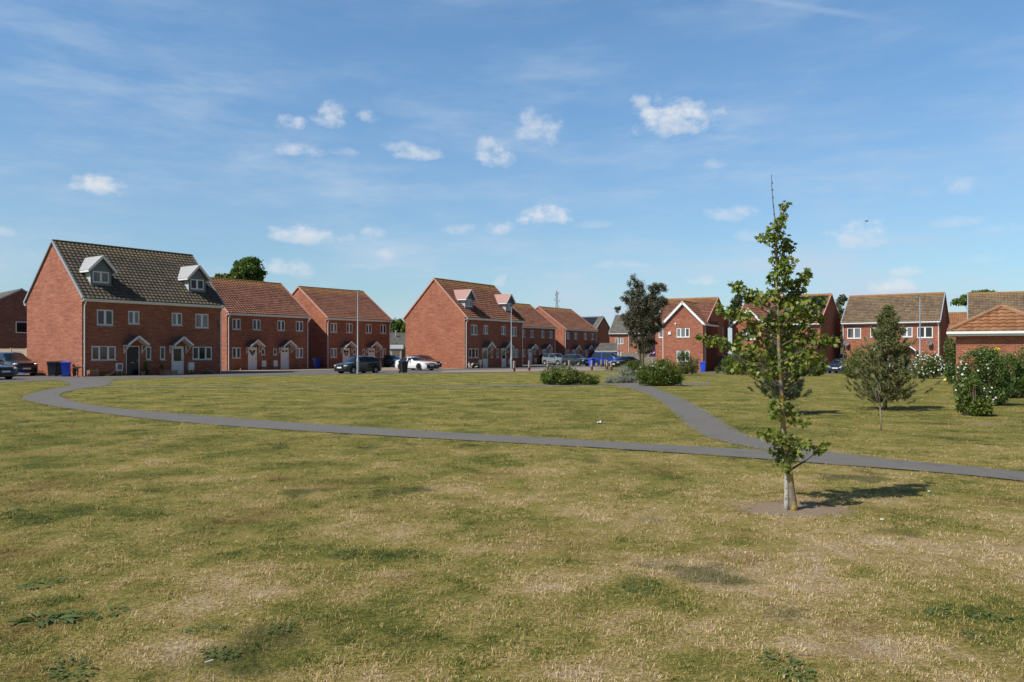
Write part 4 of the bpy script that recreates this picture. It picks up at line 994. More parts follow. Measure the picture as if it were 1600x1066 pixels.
def pine(label, base, H, W, n_sh, m, bare=.25, seed=1, leanx=0.0):
    rnd = random.Random(seed); root = thing('pine_tree', label, 'tree', base, 0, 'young pines on the lawn')
    t = MB(); t.tube([(0, 0, -.05), (0, 0, H*.3), (leanx*.5, 0, H*.65), (leanx, 0, H)], [.05*H/2.7, .042*H/2.7, .025*H/2.7, .006], 9)
    C, D, N, S = [], [], [], []
    for i in range(n_sh):
        f = rnd.random()**1.15; z = H*(bare+(1-bare)*f); rmax = W/2*(1-f)**.95*1.08*(.62+.5*math.sin(f*20+seed)**2)*rnd.uniform(.75, 1.2); 
        if f < .12: rmax *= .8+f
        a = rnd.uniform(0, 2*math.pi); rmax *= .80+.34*math.sin(a*3+seed+f*9); rr = rmax*(.25+.75*rnd.random()**.6)+.02
        tip = Vector((math.cos(a)*rr+leanx*f, math.sin(a)*rr, z+rr*rnd.uniform(.0, .35)-(.10 if f < .2 else 0)))
        st = Vector((leanx*f, 0, max(H*bare*.7, z-rr*.35)))
        if i % 2 == 0: t.tube([st, st.lerp(tip, .6)+Vector((0, 0, -.03)), tip], [.012, .007, .003], 4)
        d = (tip-st).normalized(); d.z += .55; d.normalize(); L = rnd.uniform(.14, .28); k = 80
        s = RNG.random(k); c = np.array(tip)+np.outer(s-.55, np.array(d)*L)
        nd = rdir(k)*.95+np.array(d)*.75
        C.append(c); D.append(nd); N.append(rdir(k)); S.append(RNG.uniform(.06, .115, k))
    for q in range(4):
        k = 60; c = np.array([leanx+q*.0, 0, H-.05-q*.08])+RNG.normal(size=(k, 3))*.02; C.append(c); D.append(rdir(k, .8)); N.append(rdir(k)); S.append(RNG.uniform(.06, .1, k))
    t.build('trunk', BARK, root, smooth=True)
    leaf_mesh('needles', np.vstack(C), np.vstack(D), np.vstack(N), np.concatenate(S), [(-.10, 0), (.10, 0), (0, 1)], m, root, 0)
pine('bushy young pine on the right lawn, bare twiggy sapling before it', G(1383, 641), 2.85, 2.55, 700, LF_PINE, .12, 3, .08)
pine('dark young pine standing right behind the slender maple', G(1222, 648), 2.5, 1.75, 420, LF_PINE_D, .20, 5)
# bare little sapling
b = G(1376, 672); Zb = b.y; root = thing('bare_sapling', 'tiny leafless forked sapling on the lawn before the pine', 'sapling', b)
q = lambda px, py, d=0: Vector((P(px, py, Zb).x-b.x, d, P(px, py, Zb).z-b.z))
t = MB(); t.tube([q(1376.5, 673), q(1376, 655), q(1375, 636)], [.014, .011, .009], 7)
for L in ([(1375, 636), (1369, 622), (1364, 606)], [(1375, 636), (1373, 618), (1372, 600)], [(1375, 638), (1380, 628), (1384, 622)], [(1371, 625), (1368, 614), (1369, 606)], [(1376, 650), (1383, 644), (1387, 640)], [(1373, 615), (1376, 607), (1375, 600)]):
    t.tube([q(px, py, (i-1)*.03) for i, (px, py) in enumerate(L)], [.006, .0045, .0025], 5)
t.build('trunk', simple('grey_twig_bark', (.24, .20, .16), .9, var=.25, scale=10), root, smooth=True)

# ------------------------------------------------------------------ shrubs
def shrub(label, base, mass, leafm, n, ls, name='shrub', cat='shrub', group=None, shape=OVAL, flowers=None, clump=.45, up=.6, sub=34):
    root = thing(name, label, cat, base, 0, group)
    mass = list(mass)+[(c[0]*.96, c[1]*.96, min(c[2]*.5, c[5]*.7), c[3]*.92, c[4]*.92, max(.08, min(c[2]*.5, c[5]*.7))) for c in mass]
    C, D, N = [], [], []; vol = sum(c[3]*c[4]+c[3]*c[5]+c[4]*c[5] for c in mass); outer = []
    st = MB()
    for c in mass:
        m = max(6, int(n*(c[3]*c[4]+c[3]*c[5]+c[4]*c[5])/vol)); k = max(7, int(sub*m/n*len(mass)))
        cc, dd = ell_points(c[:3], [r*(1-clump*.4) for r in c[3:]], k, .62)
        idx = RNG.integers(0, k, m); rr = np.array(c[3:])*clump*RNG.uniform(.55, 1.1, (k, 1))
        d = rdir(m); pts = cc[idx]+d*rr[idx]*(RNG.random((m, 1))**.4); ok = pts[:, 2] > .02; pts, d = pts[ok], d[ok]
        C.append(pts); D.append(rdir(len(pts), .35)); N.append(d*1.1+rdir(len(pts), up)*.8); outer.append(pts)
        for p in cc[:: max(1, k//9)]: st.tube([(c[0]*.4, c[1]*.4, 0), tuple((np.array([c[0]*.6, c[1]*.6, 0])+p)/2), tuple(p)], [.018, .012, .004], 5)
    st.build('stems', BARK, root)
    C = np.vstack(C); leaf_mesh('foliage', C, np.vstack(D), np.vstack(N), RNG.uniform(.6, 1.4, len(C))*ls, shape, leafm, root)
    if flowers:
        fm, cnt, fs, zone = flowers; ctr = np.mean(C, axis=0); v = C-ctr; sc_ = np.linalg.norm(v/np.std(C, axis=0), axis=1)
        w = (sc_ > np.quantile(sc_, .55))&(C[:, 1] < ctr[1]+.2)&zone(C); idx = RNG.choice(np.where(w)[0], min(cnt, int(w.sum())), replace=False)
        p = C[idx]+np.array([-.03, -.06, .03]); k = 5; cp = np.repeat(p, k, axis=0)
        ang = np.tile(np.arange(k)*2*math.pi/k, len(idx)); nn = np.repeat(rdir(len(idx))*.5+np.array([-.3, -.7, .5]), k, axis=0); nn /= np.linalg.norm(nn, axis=1, keepdims=True)
        e1 = np.cross(nn, [0, 0, 1.0]); e1 /= np.linalg.norm(e1, axis=1, keepdims=True); e2 = np.cross(nn, e1)
        dd = e1*np.cos(ang)[:, None]+e2*np.sin(ang)[:, None]+nn*.25
        leaf_mesh('flowers', cp, dd, nn, np.repeat(RNG.uniform(.7, 1.2, len(idx))*fs, k), [(0, 0), (.42, .6), (0, 1), (-.42, .6)], fm, root)
    return root
def px_mass(b, L, dy=.9):
    Z = b.y; o = []
    for px, py, rx, ry in L:
        p = P(px, py, Z); o.append((p.x-b.x, random.uniform(-.15, .15), p.z-b.z, rx/FPX*Z, rx/FPX*Z*dy, ry/FPX*Z))
    return o
b = G(872, 601.5); shrub('dense green bush left of the path, widest of the low pair', b, px_mass(b, [(862, 586, 17, 15), (880, 586, 19, 16), (896, 589, 13, 12), (852, 588, 9, 11)]), LF_BUSH, 9000, .060, group='bushes where the paths meet')
b = G(922, 601.5); shrub('smaller green bush touching the dense bush, reddish twigs low down', b, px_mass(b, [(918, 592, 13, 9), (930, 594, 9, 8), (908, 590, 9, 10)]), LF_BUSH, 4000, .055, group='bushes where the paths meet')
b = G(972, 598.5); shrub('silvery grey leaved shrub between the green bushes', b, px_mass(b, [(960, 592, 16, 8), (978, 586, 17, 12), (992, 592, 11, 9), (948, 594, 8, 5), (975, 576, 9, 7)]), LF_GREY, 8000, .055, group='bushes where the paths meet', shape=[(0, 0), (.16, .45), (0, 1), (-.16, .45)])
b = G(1034, 603.5); shrub('large round green bush right of the path with one white bloom', b, px_mass(b, [(1020, 582, 20, 19), (1044, 580, 22, 22), (1058, 586, 13, 17), (1030, 574, 22, 14), (1004, 582, 12, 13)]), LF_BUSH, 13000, .062, group='bushes where the paths meet', flowers=(PETAL, 3, .05, lambda C: C[:, 2] > .6))
b = G(996, 594); shrub('yellow green bush tucked behind the silvery shrub', b, px_mass(b, [(994, 576, 14, 14), (984, 572, 10, 9)]), LF_BUSH, 4000, .06, group='bushes where the paths meet')
b = G(1076, 585); shrub('dark leafy shrub against the white barged house', b, px_mass(b, [(1072, 566, 14, 16), (1084, 570, 9, 14), (1064, 556, 8, 9)]), LF_DARK, 4500, .09)
b = G(1150, 586); shrub('leafy hedge behind the maple, left of its trunk', b, px_mass(b, [(1138, 570, 14, 15), (1155, 562, 14, 18), (1172, 564, 14, 18), (1186, 568, 12, 16), (1200, 562, 12, 20)]), LF_BUSH, 9000, .10, group='hedge shrubs before the right houses')
b = G(1122, 584); shrub('low grassy tuft plant beside the grey gate', b, px_mass(b, [(1121, 578, 5, 6)]), LF_BUSH, 700, .12, shape=[(-.06, 0), (.06, 0), (0, 1)])
b = G(1272, 588); shrub('leafy hedge behind the maple, right of its trunk beside a dark car', b, px_mass(b, [(1240, 566, 14, 18), (1258, 562, 14, 22), (1274, 570, 12, 15), (1286, 578, 9, 8)]), LF_BUSH, 8000, .10, group='hedge shrubs before the right houses')
b = G(1330, 592); shrub('bright green hedge left of the bushy pine', b, px_mass(b, [(1330, 572, 14, 20), (1342, 564, 12, 24), (1352, 574, 10, 18)]), LF_BUSH, 7000, .09, group='hedge shrubs before the right houses')
b = G(1455, 592); shrub('round dark shrub covered in white blossom right of the pine', b, px_mass(b, [(1445, 568, 18, 20), (1462, 570, 14, 20), (1432, 574, 10, 14)]), LF_DARK, 8000, .085, group='flowering shrubs on the right', flowers=(PETAL, 110, .055, lambda C: C[:, 2] > .3))
b = G(1487, 600); shrub('tall dark climber against the garage corner', b, px_mass(b, [(1484, 545, 10, 24), (1486, 575, 10, 20), (1490, 560, 8, 24)]), LF_DARK, 6000, .075)
b = G(1486, 597); shrub('clump of yellow flowers over silver leaves at garage corner', b, px_mass(b, [(1484, 591, 8, 6), (1490, 590, 6, 5)]), LF_GREY, 1500, .05, flowers=(PETALY, 60, .055, lambda C: C[:, 2] > .1))
b = G(1535, 634); shrub('tall green bush before the garage wall with pale pink blossom', b, px_mass(b, [(1528, 572, 27, 28), (1550, 576, 24, 34), (1522, 602, 26, 30), (1562, 598, 24, 32), (1545, 616, 26, 22), (1538, 556, 20, 16), (1508, 590, 15, 30)]), LF_DARK, 23000, .052, group='flowering shrubs on the right', flowers=(PETALP, 48, .034, lambda C: (C[:, 0] < .25)&(C[:, 2] < 1.35)))
b = G(1585, 622); shrub('broad green bush running out of frame beside the garage', b, px_mass(b, [(1572, 572, 22, 24), (1590, 576, 22, 32), (1612, 572, 26, 40), (1580, 598, 22, 20)]), LF_DARK, 13000, .055, group='flowering shrubs on the right')
b = G(1526, 650); shrub('small lime green leafy bush in front of the flowering one', b, px_mass(b, [(1522, 612, 20, 20), (1528, 634, 18, 15), (1510, 622, 12, 16), (1540, 630, 14, 12), (1520, 596, 12, 12)]), LF_BUSH, 4200, .062, group='flowering shrubs on the right')
b = G(1549, 625); r = thing('yellow_rose', 'single yellow rose bloom above the tall bush', 'flower', b)
m = MB(); top = PX(1549, 546, b.y, b)[1]; m.tube([(0, .05, 0), (.05, .02, top*.6), (0, -.3, top)], [.012, .009, .006], 5); m.build('stem', LF_DARK, r)
k = 26; leaf_mesh('bloom', np.tile([0, -.3, top], (k, 1)), rdir(k, .4), rdir(k), RNG.uniform(.06, .12, k), [(0, 0), (.45, .5), (0, 1), (-.45, .5)], PETALY, r)

# ------------------------------------------------------------------ cars
CHROME = simple('chrome', (.7, .7, .72), .12, 1, var=.02); TYRE = simple('tyre_rubber', (.018, .018, .019), .85, var=.2); ALLOY = simple('alloy_rim', (.46, .47, .48), .3, .7, var=.05)
DKALLOY = simple('dark_alloy_rim', (.03, .03, .032), .3, .5, var=.05); CARGL = simple('car_glass', (.010, .013, .016), .03, var=.1, spec=.7); LAMPM = simple('headlamp_lens', (.62, .64, .66), .08, .3, var=.05)
REDL = simple('rear_lamp_lens', (.30, .012, .012), .15, var=.1); PLATEW = simple('white_number_plate', (.75, .75, .73), .4, var=.02); PLATEY = simple('yellow_number_plate', (.70, .50, .05), .4, var=.02)
def paint(name, c): return simple(name, c, .28, .15 if max(c) < .5 else 0, var=.02, coat=1)
PT = {k: paint(k+'_car_paint', c) for k, c in dict(black=(.010, .010, .012), dark_grey=(.016, .018, .024), white=(.78, .78, .78), navy=(.012, .018, .045), silver=(.20, .21, .215), blue=(.016, .045, .30), teal=(.02, .06, .10), charcoal=(.02, .021, .023)).items()}
SPEC = {  # L, W, H, clearance, wheel r, front axle, rear axle, top profile (t,z), belt (front,rear), cowl, roof front, roof rear, tail
 'suv':   (4.62, 1.80, 1.68, .20, .35, .19, .77, [(0, .70), (.02, .92), (.06, 1.00), (.26, 1.10), (.42, 1.60), (.52, 1.67), (.80, 1.66), (.90, 1.58), (.97, 1.15), (1, .72)], (1.02, 1.12), .26, .42, .86, .95),
 'hatch': (3.78, 1.62, 1.43, .17, .29, .20, .81, [(0, .55), (.03, .74), (.10, .83), (.25, .94), (.43, 1.36), (.55, 1.43), (.78, 1.39), (.90, 1.28), (.97, .98), (1, .60)], (.88, .98), .25, .43, .86, .95),
 'coupe': (4.55, 1.82, 1.36, .15, .34, .20, .79, [(0, .62), (.02, .78), (.08, .86), (.36, .97), (.50, 1.30), (.58, 1.36), (.68, 1.34), (.86, 1.05), (.97, .97), (1, .66)], (.86, .92), .36, .50, .68, .86),
 'crossover': (4.15, 1.76, 1.56, .19, .33, .19, .81, [(0, .66), (.03, .86), (.09, .96), (.24, 1.06), (.42, 1.50), (.55, 1.56), (.80, 1.52), (.91, 1.40), (.97, 1.08), (1, .70)], (.98, 1.10), .24, .42, .86, .95),
 'van':   (4.70, 1.85, 1.90, .18, .33, .17, .80, [(0, .70), (.02, .90), (.06, 1.02), (.18, 1.16), (.34, 1.78), (.44, 1.88), (.88, 1.88), (.95, 1.80), (.985, 1.2), (1, .70)], (1.08, 1.15), .18, .35, .93, .98),
 'saloon': (4.40, 1.76, 1.44, .16, .31, .19, .79, [(0, .60), (.02, .76), (.08, .84), (.28, .95), (.44, 1.38), (.54, 1.44), (.68, 1.41), (.84, 1.05), (.97, .98), (1, .66)], (.90, .97), .28, .44, .69, .84)}
def car(label, name, pos, heading, kind, pt, rim=ALLOY, zoff=0.0, plate_front=True, scale=1.0):
    L, W, H, cl, wr, fa, ra, prof, belt, cowl, rf, rr, tail = SPEC[kind]
    hx, hy = heading; root = thing(name, label, 'car', (pos[0], pos[1], pos[2]+zoff), math.atan2(hy, hx), 'parked cars'); root.scale = (scale,)*3
    xf, xr = L/2-fa*L, L/2-ra*L; X = lambda t_: L/2-t_*L
    keys = [0, .008, .02, .04, .07, cowl, rf, rr, tail, .985, .995, 1.0, cowl+.03, rf+.02, rr-.02, (rf+rr)/2-.012, (rf+rr)/2+.012, tail-.025]
    for ax in (xf, xr):
        for k in range(-6, 7): keys.append((L/2-(ax+(wr+.055)*math.sin(k/6*math.pi/2)))/L)
        keys += [(L/2-(ax+s*(wr+.06)))/L for s in (-1, 1)]
    T = sorted(set(round(min(1, max(0, k)), 4) for k in keys+list(np.linspace(.1, .95, 22))))
    pz = lambda t_: float(np.interp(t_, [p[0] for p in prof], [p[1] for p in prof]))
    rings = []
    for t_ in T:
        zt = pz(t_); w = W/2*(1-.22*max(0, 1-t_/.10)**2-.16*max(0, 1-(1-t_)/.10)**2); zb = cl+.06*max(0, 1-t_/.05)+.10*max(0, 1-(1-t_)/.06)
        for ax in (xf, xr):
            d = abs(X(t_)-ax)
            if d < wr+.055: zb = max(zb, wr+math.sqrt((wr+.055)**2-d*d))
        zbelt = min(float(np.interp(t_, [0, .3, 1], [belt[0]-.06, belt[0], belt[1]])), zt-.05)
        k = min(1, max(0, (zt-zbelt-.05)/.42)); zm = max(zb+.02, min(.58*zbelt+.05, zbelt-.06)); zb2 = min(zb+.10, zm-.01)
        rt = w*(.94-.19*k)
        half = [(0, zb), (w*.90, zb), (w*.985, zb2), (w, zm), (w*.975, zbelt), (rt, zt-.035-.03*k), (rt*.82, zt-.008), (0, zt+.012*k)]
        rings.append((t_, half))
    B, G_, WS, RW = MB(), {-1: [], 1: []}, MB(), MB(); SG = {}
    for (t0, a), (t1, b_) in zip(rings, rings[1:]):
        for sg in (-1, 1):
            for j in range(7):
                q = [(X(t0), sg*a[j][0], a[j][1]), (X(t1), sg*b_[j][0], b_[j][1]), (X(t1), sg*b_[j+1][0], b_[j+1][1]), (X(t0), sg*a[j+1][0], a[j+1][1])]
                if sg < 0: q = q[::-1]
                tm = (t0+t1)/2; tgt = B
                if j == 4 and cowl+.10 < tm < tail-.035 and abs(tm-(rf+rr)/2) > .011 and min(a[5][1]-a[4][1], b_[5][1]-b_[4][1]) > .10:
                    side = 'f' if tm < (rf+rr)/2 else 'r'; tgt = SG.setdefault((sg, side), MB())
                elif j >= 5 and cowl+.005 < tm < rf: tgt = WS
                elif j >= 5 and rr < tm < tail-.01: tgt = RW
                elif j == 5 and False: pass
                tgt.face(q)
    for t_, hf, rev in ((0, rings[0][1], True), (1, rings[-1][1], False)):
        pts = [(X(t_), h_[0], h_[1]) for h_ in hf]+[(X(t_), -h_[0], h_[1]) for h_ in hf[::-1][1:-1]]
        B.face(pts if not rev else pts[::-1])
    merge_build(B, 'body', pt, root, angle=38)
    merge_build(WS, 'windscreen', CARGL, root, angle=40)
    if RW.f: merge_build(RW, 'rear_window', CARGL, root, angle=40)
    for m in SG.values(): merge_build(m, 'side_window', CARGL, root, angle=40)
    for ax in (xf, xr):
        for sg in (-1, 1):
            y = sg*(W/2-.11)
            w_ = MB(); w_.lathe([(wr*.62, -.10), (wr*.94, -.105), (wr, -.075), (wr, .075), (wr*.94, .105), (wr*.62, .10)], 26, axis='y'); wo = w_.build('wheel', TYRE, root, angle=30, loc=(ax, y, wr))
            r_ = MB(); r_.lathe([(wr*.64, .07*sg), (wr*.60, .098*sg), (wr*.54, .085*sg), (wr*.50, .03*sg), (.03, .02*sg), (0.001, .02*sg)], 24, axis='y')
            for s in range(5):
                a = s*2*math.pi/5+.3; r_.bar((.0, .06*sg, .0), (math.cos(a)*wr*.58, .085*sg, math.sin(a)*wr*.58), .06, .03, (0, 1, 0))
            r_.lathe([(.001, .095*sg), (.05, .09*sg), (.055, .04*sg)], 10, axis='y'); r_.build('rim', rim, wo)
    zh = pz(.03)-.10
    for sg in (-1, 1):
        h = MB(); h.ell((L/2-.16, sg*W*.375, zh), (.20, .15, .085), 12, 8, -sg*.45); h.build('headlight', LAMPM, root, smooth=True)
        h = MB(); h.ell((-L/2+.10, sg*W*.41, pz(.98)-.16), (.13, .09, .12), 10, 8, sg*.4); h.build('rear_light', REDL, root, smooth=True)
        m = MB(); xm = X(cowl+.10); m.ell((xm, sg*(W/2+.07), belt[0]+.06), (.07, .11, .075), 10, 8); m.bar((xm, sg*(W/2-.06), belt[0]+.01), (xm, sg*(W/2+.03), belt[0]+.05), .05, .04); m.build('mirror', pt, root, smooth=True)
        hd = MB()
        for tt in ((rf+rr)/2-.05, (rr+.02)): 
            if kind in ('hatch', 'coupe') and tt > (rf+rr)/2: continue
            hd.box(X(tt)-.09, X(tt)+.09, *sorted((sg*(W/2-.02), sg*(W/2+.012))), belt[0]-.12, belt[0]-.085)
        hd.build('door_handle', pt if kind != 'suv' else CHROME, root)
        si = MB(); si.box(xr+wr+.1, xf-wr-.1, *sorted((sg*(W/2-.06), sg*(W/2-.005))), cl-.02, cl+.09); si.build('sill_trim', BLACKP, root)
    gr = MB(); gr.box(L/2-.10, L/2+.008, -W*.27, W*.27, cl+.10, cl+.27)
    gr.box(L/2-.10, L/2+.012, -W*.22, W*.22, zh-.06, zh+.03); 
    if kind == 'coupe': gr.box(L/2-.12, L/2+.014, -W*.36, W*.36, cl+.08, cl+.42)
    gr.build('grille', BLACKP, root)
    if kind in ('suv',):
        sk = MB(); sk.box(L/2-.12, L/2+.02, -W*.30, W*.30, cl-.0, cl+.09); sk.build('skid_plate', CHROME, root)
    pl = MB(); pl.box(L/2-.05, L/2+.018, -.26, .26, cl+.285, cl+.395); pl.build('number_plate', PLATEW, root)
    pl = MB(); pl.box(-L/2-.015, -L/2+.05, -.26, .26, .62, .73); pl.build('number_plate', PLATEY, root)
    if kind in ('suv', 'crossover'):
        for sg in (-1, 1):
            r_ = MB(); r_.tube([(X(rf+.02), sg*W*.36, H-.03), (X(rf+.08), sg*W*.36, H+.035), (X(rr-.08), sg*W*.36, H+.03), (X(rr), sg*W*.36, H-.05)], .018, 6); r_.build('roof_rail', CHROME, root)
    return root
def cpos(px, Z): return GZ(px, Z)
car('black four wheel drive car beside the gable of the dark roofed house', 'parked_car', cpos(17, 56.2), (.83, -.56), 'suv', PT['black'])
car('dark car cut off by the left edge, only its nose showing', 'parked_car', cpos(-30, 48.6), (.93, -.36), 'saloon', PT['navy'])
car('dark grey hatchback behind the nearest lamp post', 'parked_car', cpos(559.5, 63.5), (-.62, -.785), 'hatch', PT['dark_grey'], zoff=-.03)
car('white fastback coupe with dark wheels on the drive by the brick gable', 'parked_car', cpos(650, 74.3), (.76, -.65), 'coupe', PT['white'], DKALLOY, scale=.94)
car('dark blue car parked behind the white coupe, against the gable', 'parked_car', cpos(662, 81.5), (.83, -.56), 'hatch', PT['navy'])
car('teal hatchback half hidden by the house corner, left of the white coupe', 'parked_car', cpos(611, 90), (.83, -.56), 'hatch', PT['teal'])
car('silver crossover in front of the mast side houses', 'parked_car', cpos(869, 106), (.62, -.785), 'crossover', PT['silver'])
car('charcoal car showing just behind the silver crossover', 'parked_car', cpos(855, 113), (.62, -.785), 'hatch', PT['charcoal'])
car('dark crossover with pale roof rails right of the silver one', 'parked_car', cpos(900, 102), (.66, -.75), 'crossover', PT['charcoal'], scale=.94)
car('bright blue people carrier beside the blue bin', 'parked_van', cpos(951, 110), (.80, -.60), 'van', PT['blue'])
car('black saloon behind the bollards, nose towards the blue van', 'parked_car', cpos(976, 96), (-.72, -.69), 'saloon', PT['black'])
car('dark blue car before the mossy roofed terrace, hedge hiding its rear', 'parked_car', cpos(1313, 77.5), (-.60, -.80), 'hatch', PT['navy'])
car('white car glimpsed through the bushy pine', 'parked_car', cpos(1402, 76), (-.75, -.66), 'hatch', PT['white'])

# ------------------------------------------------------------------ wheelie bins, posts and lamps
def bin_(label, pos, rz, m, s=1.0, group='wheelie bins'):
    r = thing('wheelie_bin', label, 'bin', pos, rz, group); r.scale = (s,)*3
    b = MB(); z0, z1 = .06, .96
    v = [(-.21, -.24, z0), (.21, -.24, z0), (.21, .24, z0), (-.21, .24, z0), (-.28, -.33, z1), (.28, -.33, z1), (.28, .36, z1), (-.28, .36, z1)]
    b.faces(v, [(0, 3, 2, 1), (4, 5, 6, 7), (0, 1, 5, 4), (1, 2, 6, 5), (2, 3, 7, 6), (3, 0, 4, 7)]); b.box(-.30, .30, -.35, .38, .90, .965)
    b.box(-.15, .15, -.262, -.235, .12, .2); bo = b.build('bin_body', m, r)
    l = MB(); l.faces([(-.31, -.38, .97), (.31, -.38, .97), (.31, .40, .97), (-.31, .40, .97), (-.30, -.37, 1.005), (.30, -.37, 1.005), (.27, .36, 1.06), (-.27, .36, 1.06)], [(0, 3, 2, 1), (4, 5, 6, 7), (0, 1, 5, 4), (1, 2, 6, 5), (2, 3, 7, 6), (3, 0, 4, 7)])
    l.tube([(-.24, .38, .95), (-.24, .47, .97), (.24, .47, .97), (.24, .38, .95)], .018, 6); l.build('lid', m, r)
    for sg in (-1, 1):
        w = MB(); w.lathe([(.02, -.03), (.095, -.03), (.10, 0), (.095, .03), (.02, .03)], 14, (sg*.255, .26, .10), 'x'); w.build('wheel', BLACKP, r)
    return r
bin_('black wheelie bin beside the black car, first of three by the gable', GZ(82, 54.7), rad(20), BINBLK)
bin_('black wheelie bin between another black bin and the blue one', GZ(92.5, 54.9), rad(20), BINBLK)
bin_('blue wheelie bin at the corner of the dark roofed house', GZ(103, 54.2), rad(25), BLUEP, .98)
bin_('black wheelie bin standing alone by the road before the white car', GZ(630.5, 63.8), rad(35), BINBLK, .95)
bin_('blue wheelie bin beside the bright blue people carrier', GZ(924.5, 98), rad(30), BLUEP)
bin_('blue wheelie bin by the side wall of the white barged house', GZ(1098.5, 82.5), rad(-20), BLUEP)
bin_('blue wheelie bin in the shade between two terracotta roofed pairs', GZ(495, 84), rad(40), BLUEP)

def lamp_post(label, base, H, r=.07):
    o = thing('lamp_post', label, 'street lamp', base, 0, 'street lamps')
    p = MB(); p.tube([(0, 0, 0), (0, 0, 1.15), (0, 0, 1.22), (0, 0, H)], [r*1.35, r*1.35, r*.85, r*.55], 12); p.build('column', STEEL, o, angle=30)
    d = MB(); d.box(-.05, .05, -r*1.5, -r*1.3, .35, .95); d.build('access_door', STEEL, o)
    l = MB(); l.tube([(0, 0, H-.02), (0, .02, H+.06), (.03, .12, H+.09)], .03, 8); l.faces([(-.13, .05, H+.06), (.13, .05, H+.06), (.10, .62, H+.10), (-.10, .62, H+.10), (-.11, .05, H+.15), (.11, .05, H+.15), (.07, .60, H+.16), (-.07, .60, H+.16)], [(0, 3, 2, 1), (4, 5, 6, 7), (0, 1, 5, 4), (1, 2, 6, 5), (2, 3, 7, 6), (3, 0, 4, 7)])
    lo = l.build('lantern', DISHM, o)
    q = MB(); q.box(-.07, .07, .2, .55, H+.062, H+.078); q.build('lamp_glass', OFFW, lo); return o
lamp_post('nearest lamp post, standing in front of the dark grey hatchback', G(559, 584.3), 6.35)
lamp_post('lamp post before the pink dormered house', G(799, 577.5), 6.0)
lamp_post('lamp post before the mossy roofed terrace, behind white blossom', GZ(1437.5, 72), 6.95, .075)

WOODP = simple('weathered_bollard_timber', (.31, .265, .215), .85, var=.25, scale=5); REDB = simple('red_brown_stain', (.13, .055, .035), .8, var=.2)
def bollard(label, pos, h=.92):
    o = thing('bollard', label, 'bollard', pos, rad(30), 'timber bollards')
    m = MB(); m.box(-.075, .075, -.075, .075, .34, h-.03); m.faces([(-.075, -.075, h-.03), (.075, -.075, h-.03), (.075, .075, h-.03), (-.075, .075, h-.03), (0, 0, h+.03)], [(0, 1, 4), (1, 2, 4), (2, 3, 4), (3, 0, 4)]); m.build('post', WOODP, o)
    b = MB(); b.box(-.078, .078, -.078, .078, -.1, .34); b.build('base', REDB, o); return o
for lb, px, py in (('leftmost timber bollard, before the lamp post', 803.5, 581), ('timber bollard second from left, before the terracotta pair', 827, 580), ('timber bollard half hidden by the dense bush, below silver car', 856, 578.8), ('timber bollard behind the dense bush, below dark crossover', 889.5, 578.6),
                   ('timber bollard standing before the blue bin', 924.7, 579), ('timber bollard before the wheel of the blue van', 939.8, 574.2), ('thin looking far bollard left of a nearer one', 945.8, 574), ('nearer bollard overlapping the far one', 948.6, 577.5), ('timber bollard before the black saloon nose', 955.2, 579.2), ('timber bollard right of the saloon nose', 962.3, 574), ('rightmost timber bollard, above the silvery shrub', 971, 574)):
    bollard(lb, G(px, py))

# ------------------------------------------------------------------ fences, sheds, bungalow, mast
def fence(label, a, b, h, m=None, name='fence'):
    a, b = Vector(a), Vector(b); d = b-a; L = Vector((d.x, d.y, 0)).length; r = thing(name, label, 'fence', a, math.atan2(d.y, d.x)); m = m or TIMB; n = max(1, round(L/1.83)); w = L/n
    for i in range(n):
        p = MB(); k = 12
        for j in range(k): p.box(i*w+.06+(w-.12)*j/k+.004, i*w+.06+(w-.12)*(j+1)/k, -.012-.006*(j % 2), .012, .08, h-random.uniform(0, .012))
        for z in (.3, h*.55, h-.25): p.box(i*w+.05, i*w+w-.05, .012, .05, z, z+.07)
        p.box(i*w+.05, i*w+w-.05, -.03, .03, h, h+.03); p.build('panel', m, r)
    for i in range(n+1): q = MB(); q.box(i*w-.05, i*w+.05, -.05, .05, -.1, h+.08); q.build('post', m, r)
    return r
fence('dark timber fence in shade between two terracotta roofed pairs', GZ(482, 86), GZ(511, 89), 1.8, TIMBD)
fence('pale close boarded fence behind the black car at the left edge', GZ(-30, 68), GZ(42, 66), 1.95, TAN)
fence('grey timber fence behind the black saloon and eucalyptus', GZ(972, 112), GZ(1028, 108), 1.9, TIMB)
fence('dark gate and fence beside the white barged house', GZ(1111, 88), GZ(1150, 88.5), 1.55, TIMBD, 'gate_fence')
fence('brown fence closing the gap left of the mossy roofed terrace', GZ(1292, 92), GZ(1322, 91), 1.8, TIMB)
# timber shed
b = GZ(609, 112); r = thing('garden_shed', 'pale timber shed with grey felt roof between brick houses', 'shed', b, rad(8)); r.scale = (1.18, 1.18, 1.12)
m = MB(); m.box(0, 1.45, 0, 2, 0, 1.95); m.build('wall', simple('pale_shed_boards', (.50, .46, .38), .8, var=.15), r)
m = MB(); m.faces([(-.1, -.12, 1.95), (1.6, -.12, 1.95), (1.6, 2.1, 2.45), (-.1, 2.1, 2.45), (-.1, -.12, 2.01), (1.6, -.12, 2.01), (1.6, 2.1, 2.51), (-.1, 2.1, 2.51)], [(0, 3, 2, 1), (4, 5, 6, 7), (0, 1, 5, 4), (1, 2, 6, 5), (2, 3, 7, 6), (3, 0, 4, 7)]); m.build('roof', GREYL, r)
m = MB(); m.box(.25, 1.1, -.03, -.001, .05, 1.8); m.build('door', TIMB, r)
fence('short fence panel right of the garden shed', GZ(627.5, 111), GZ(642, 112), 2.1, TIMB)
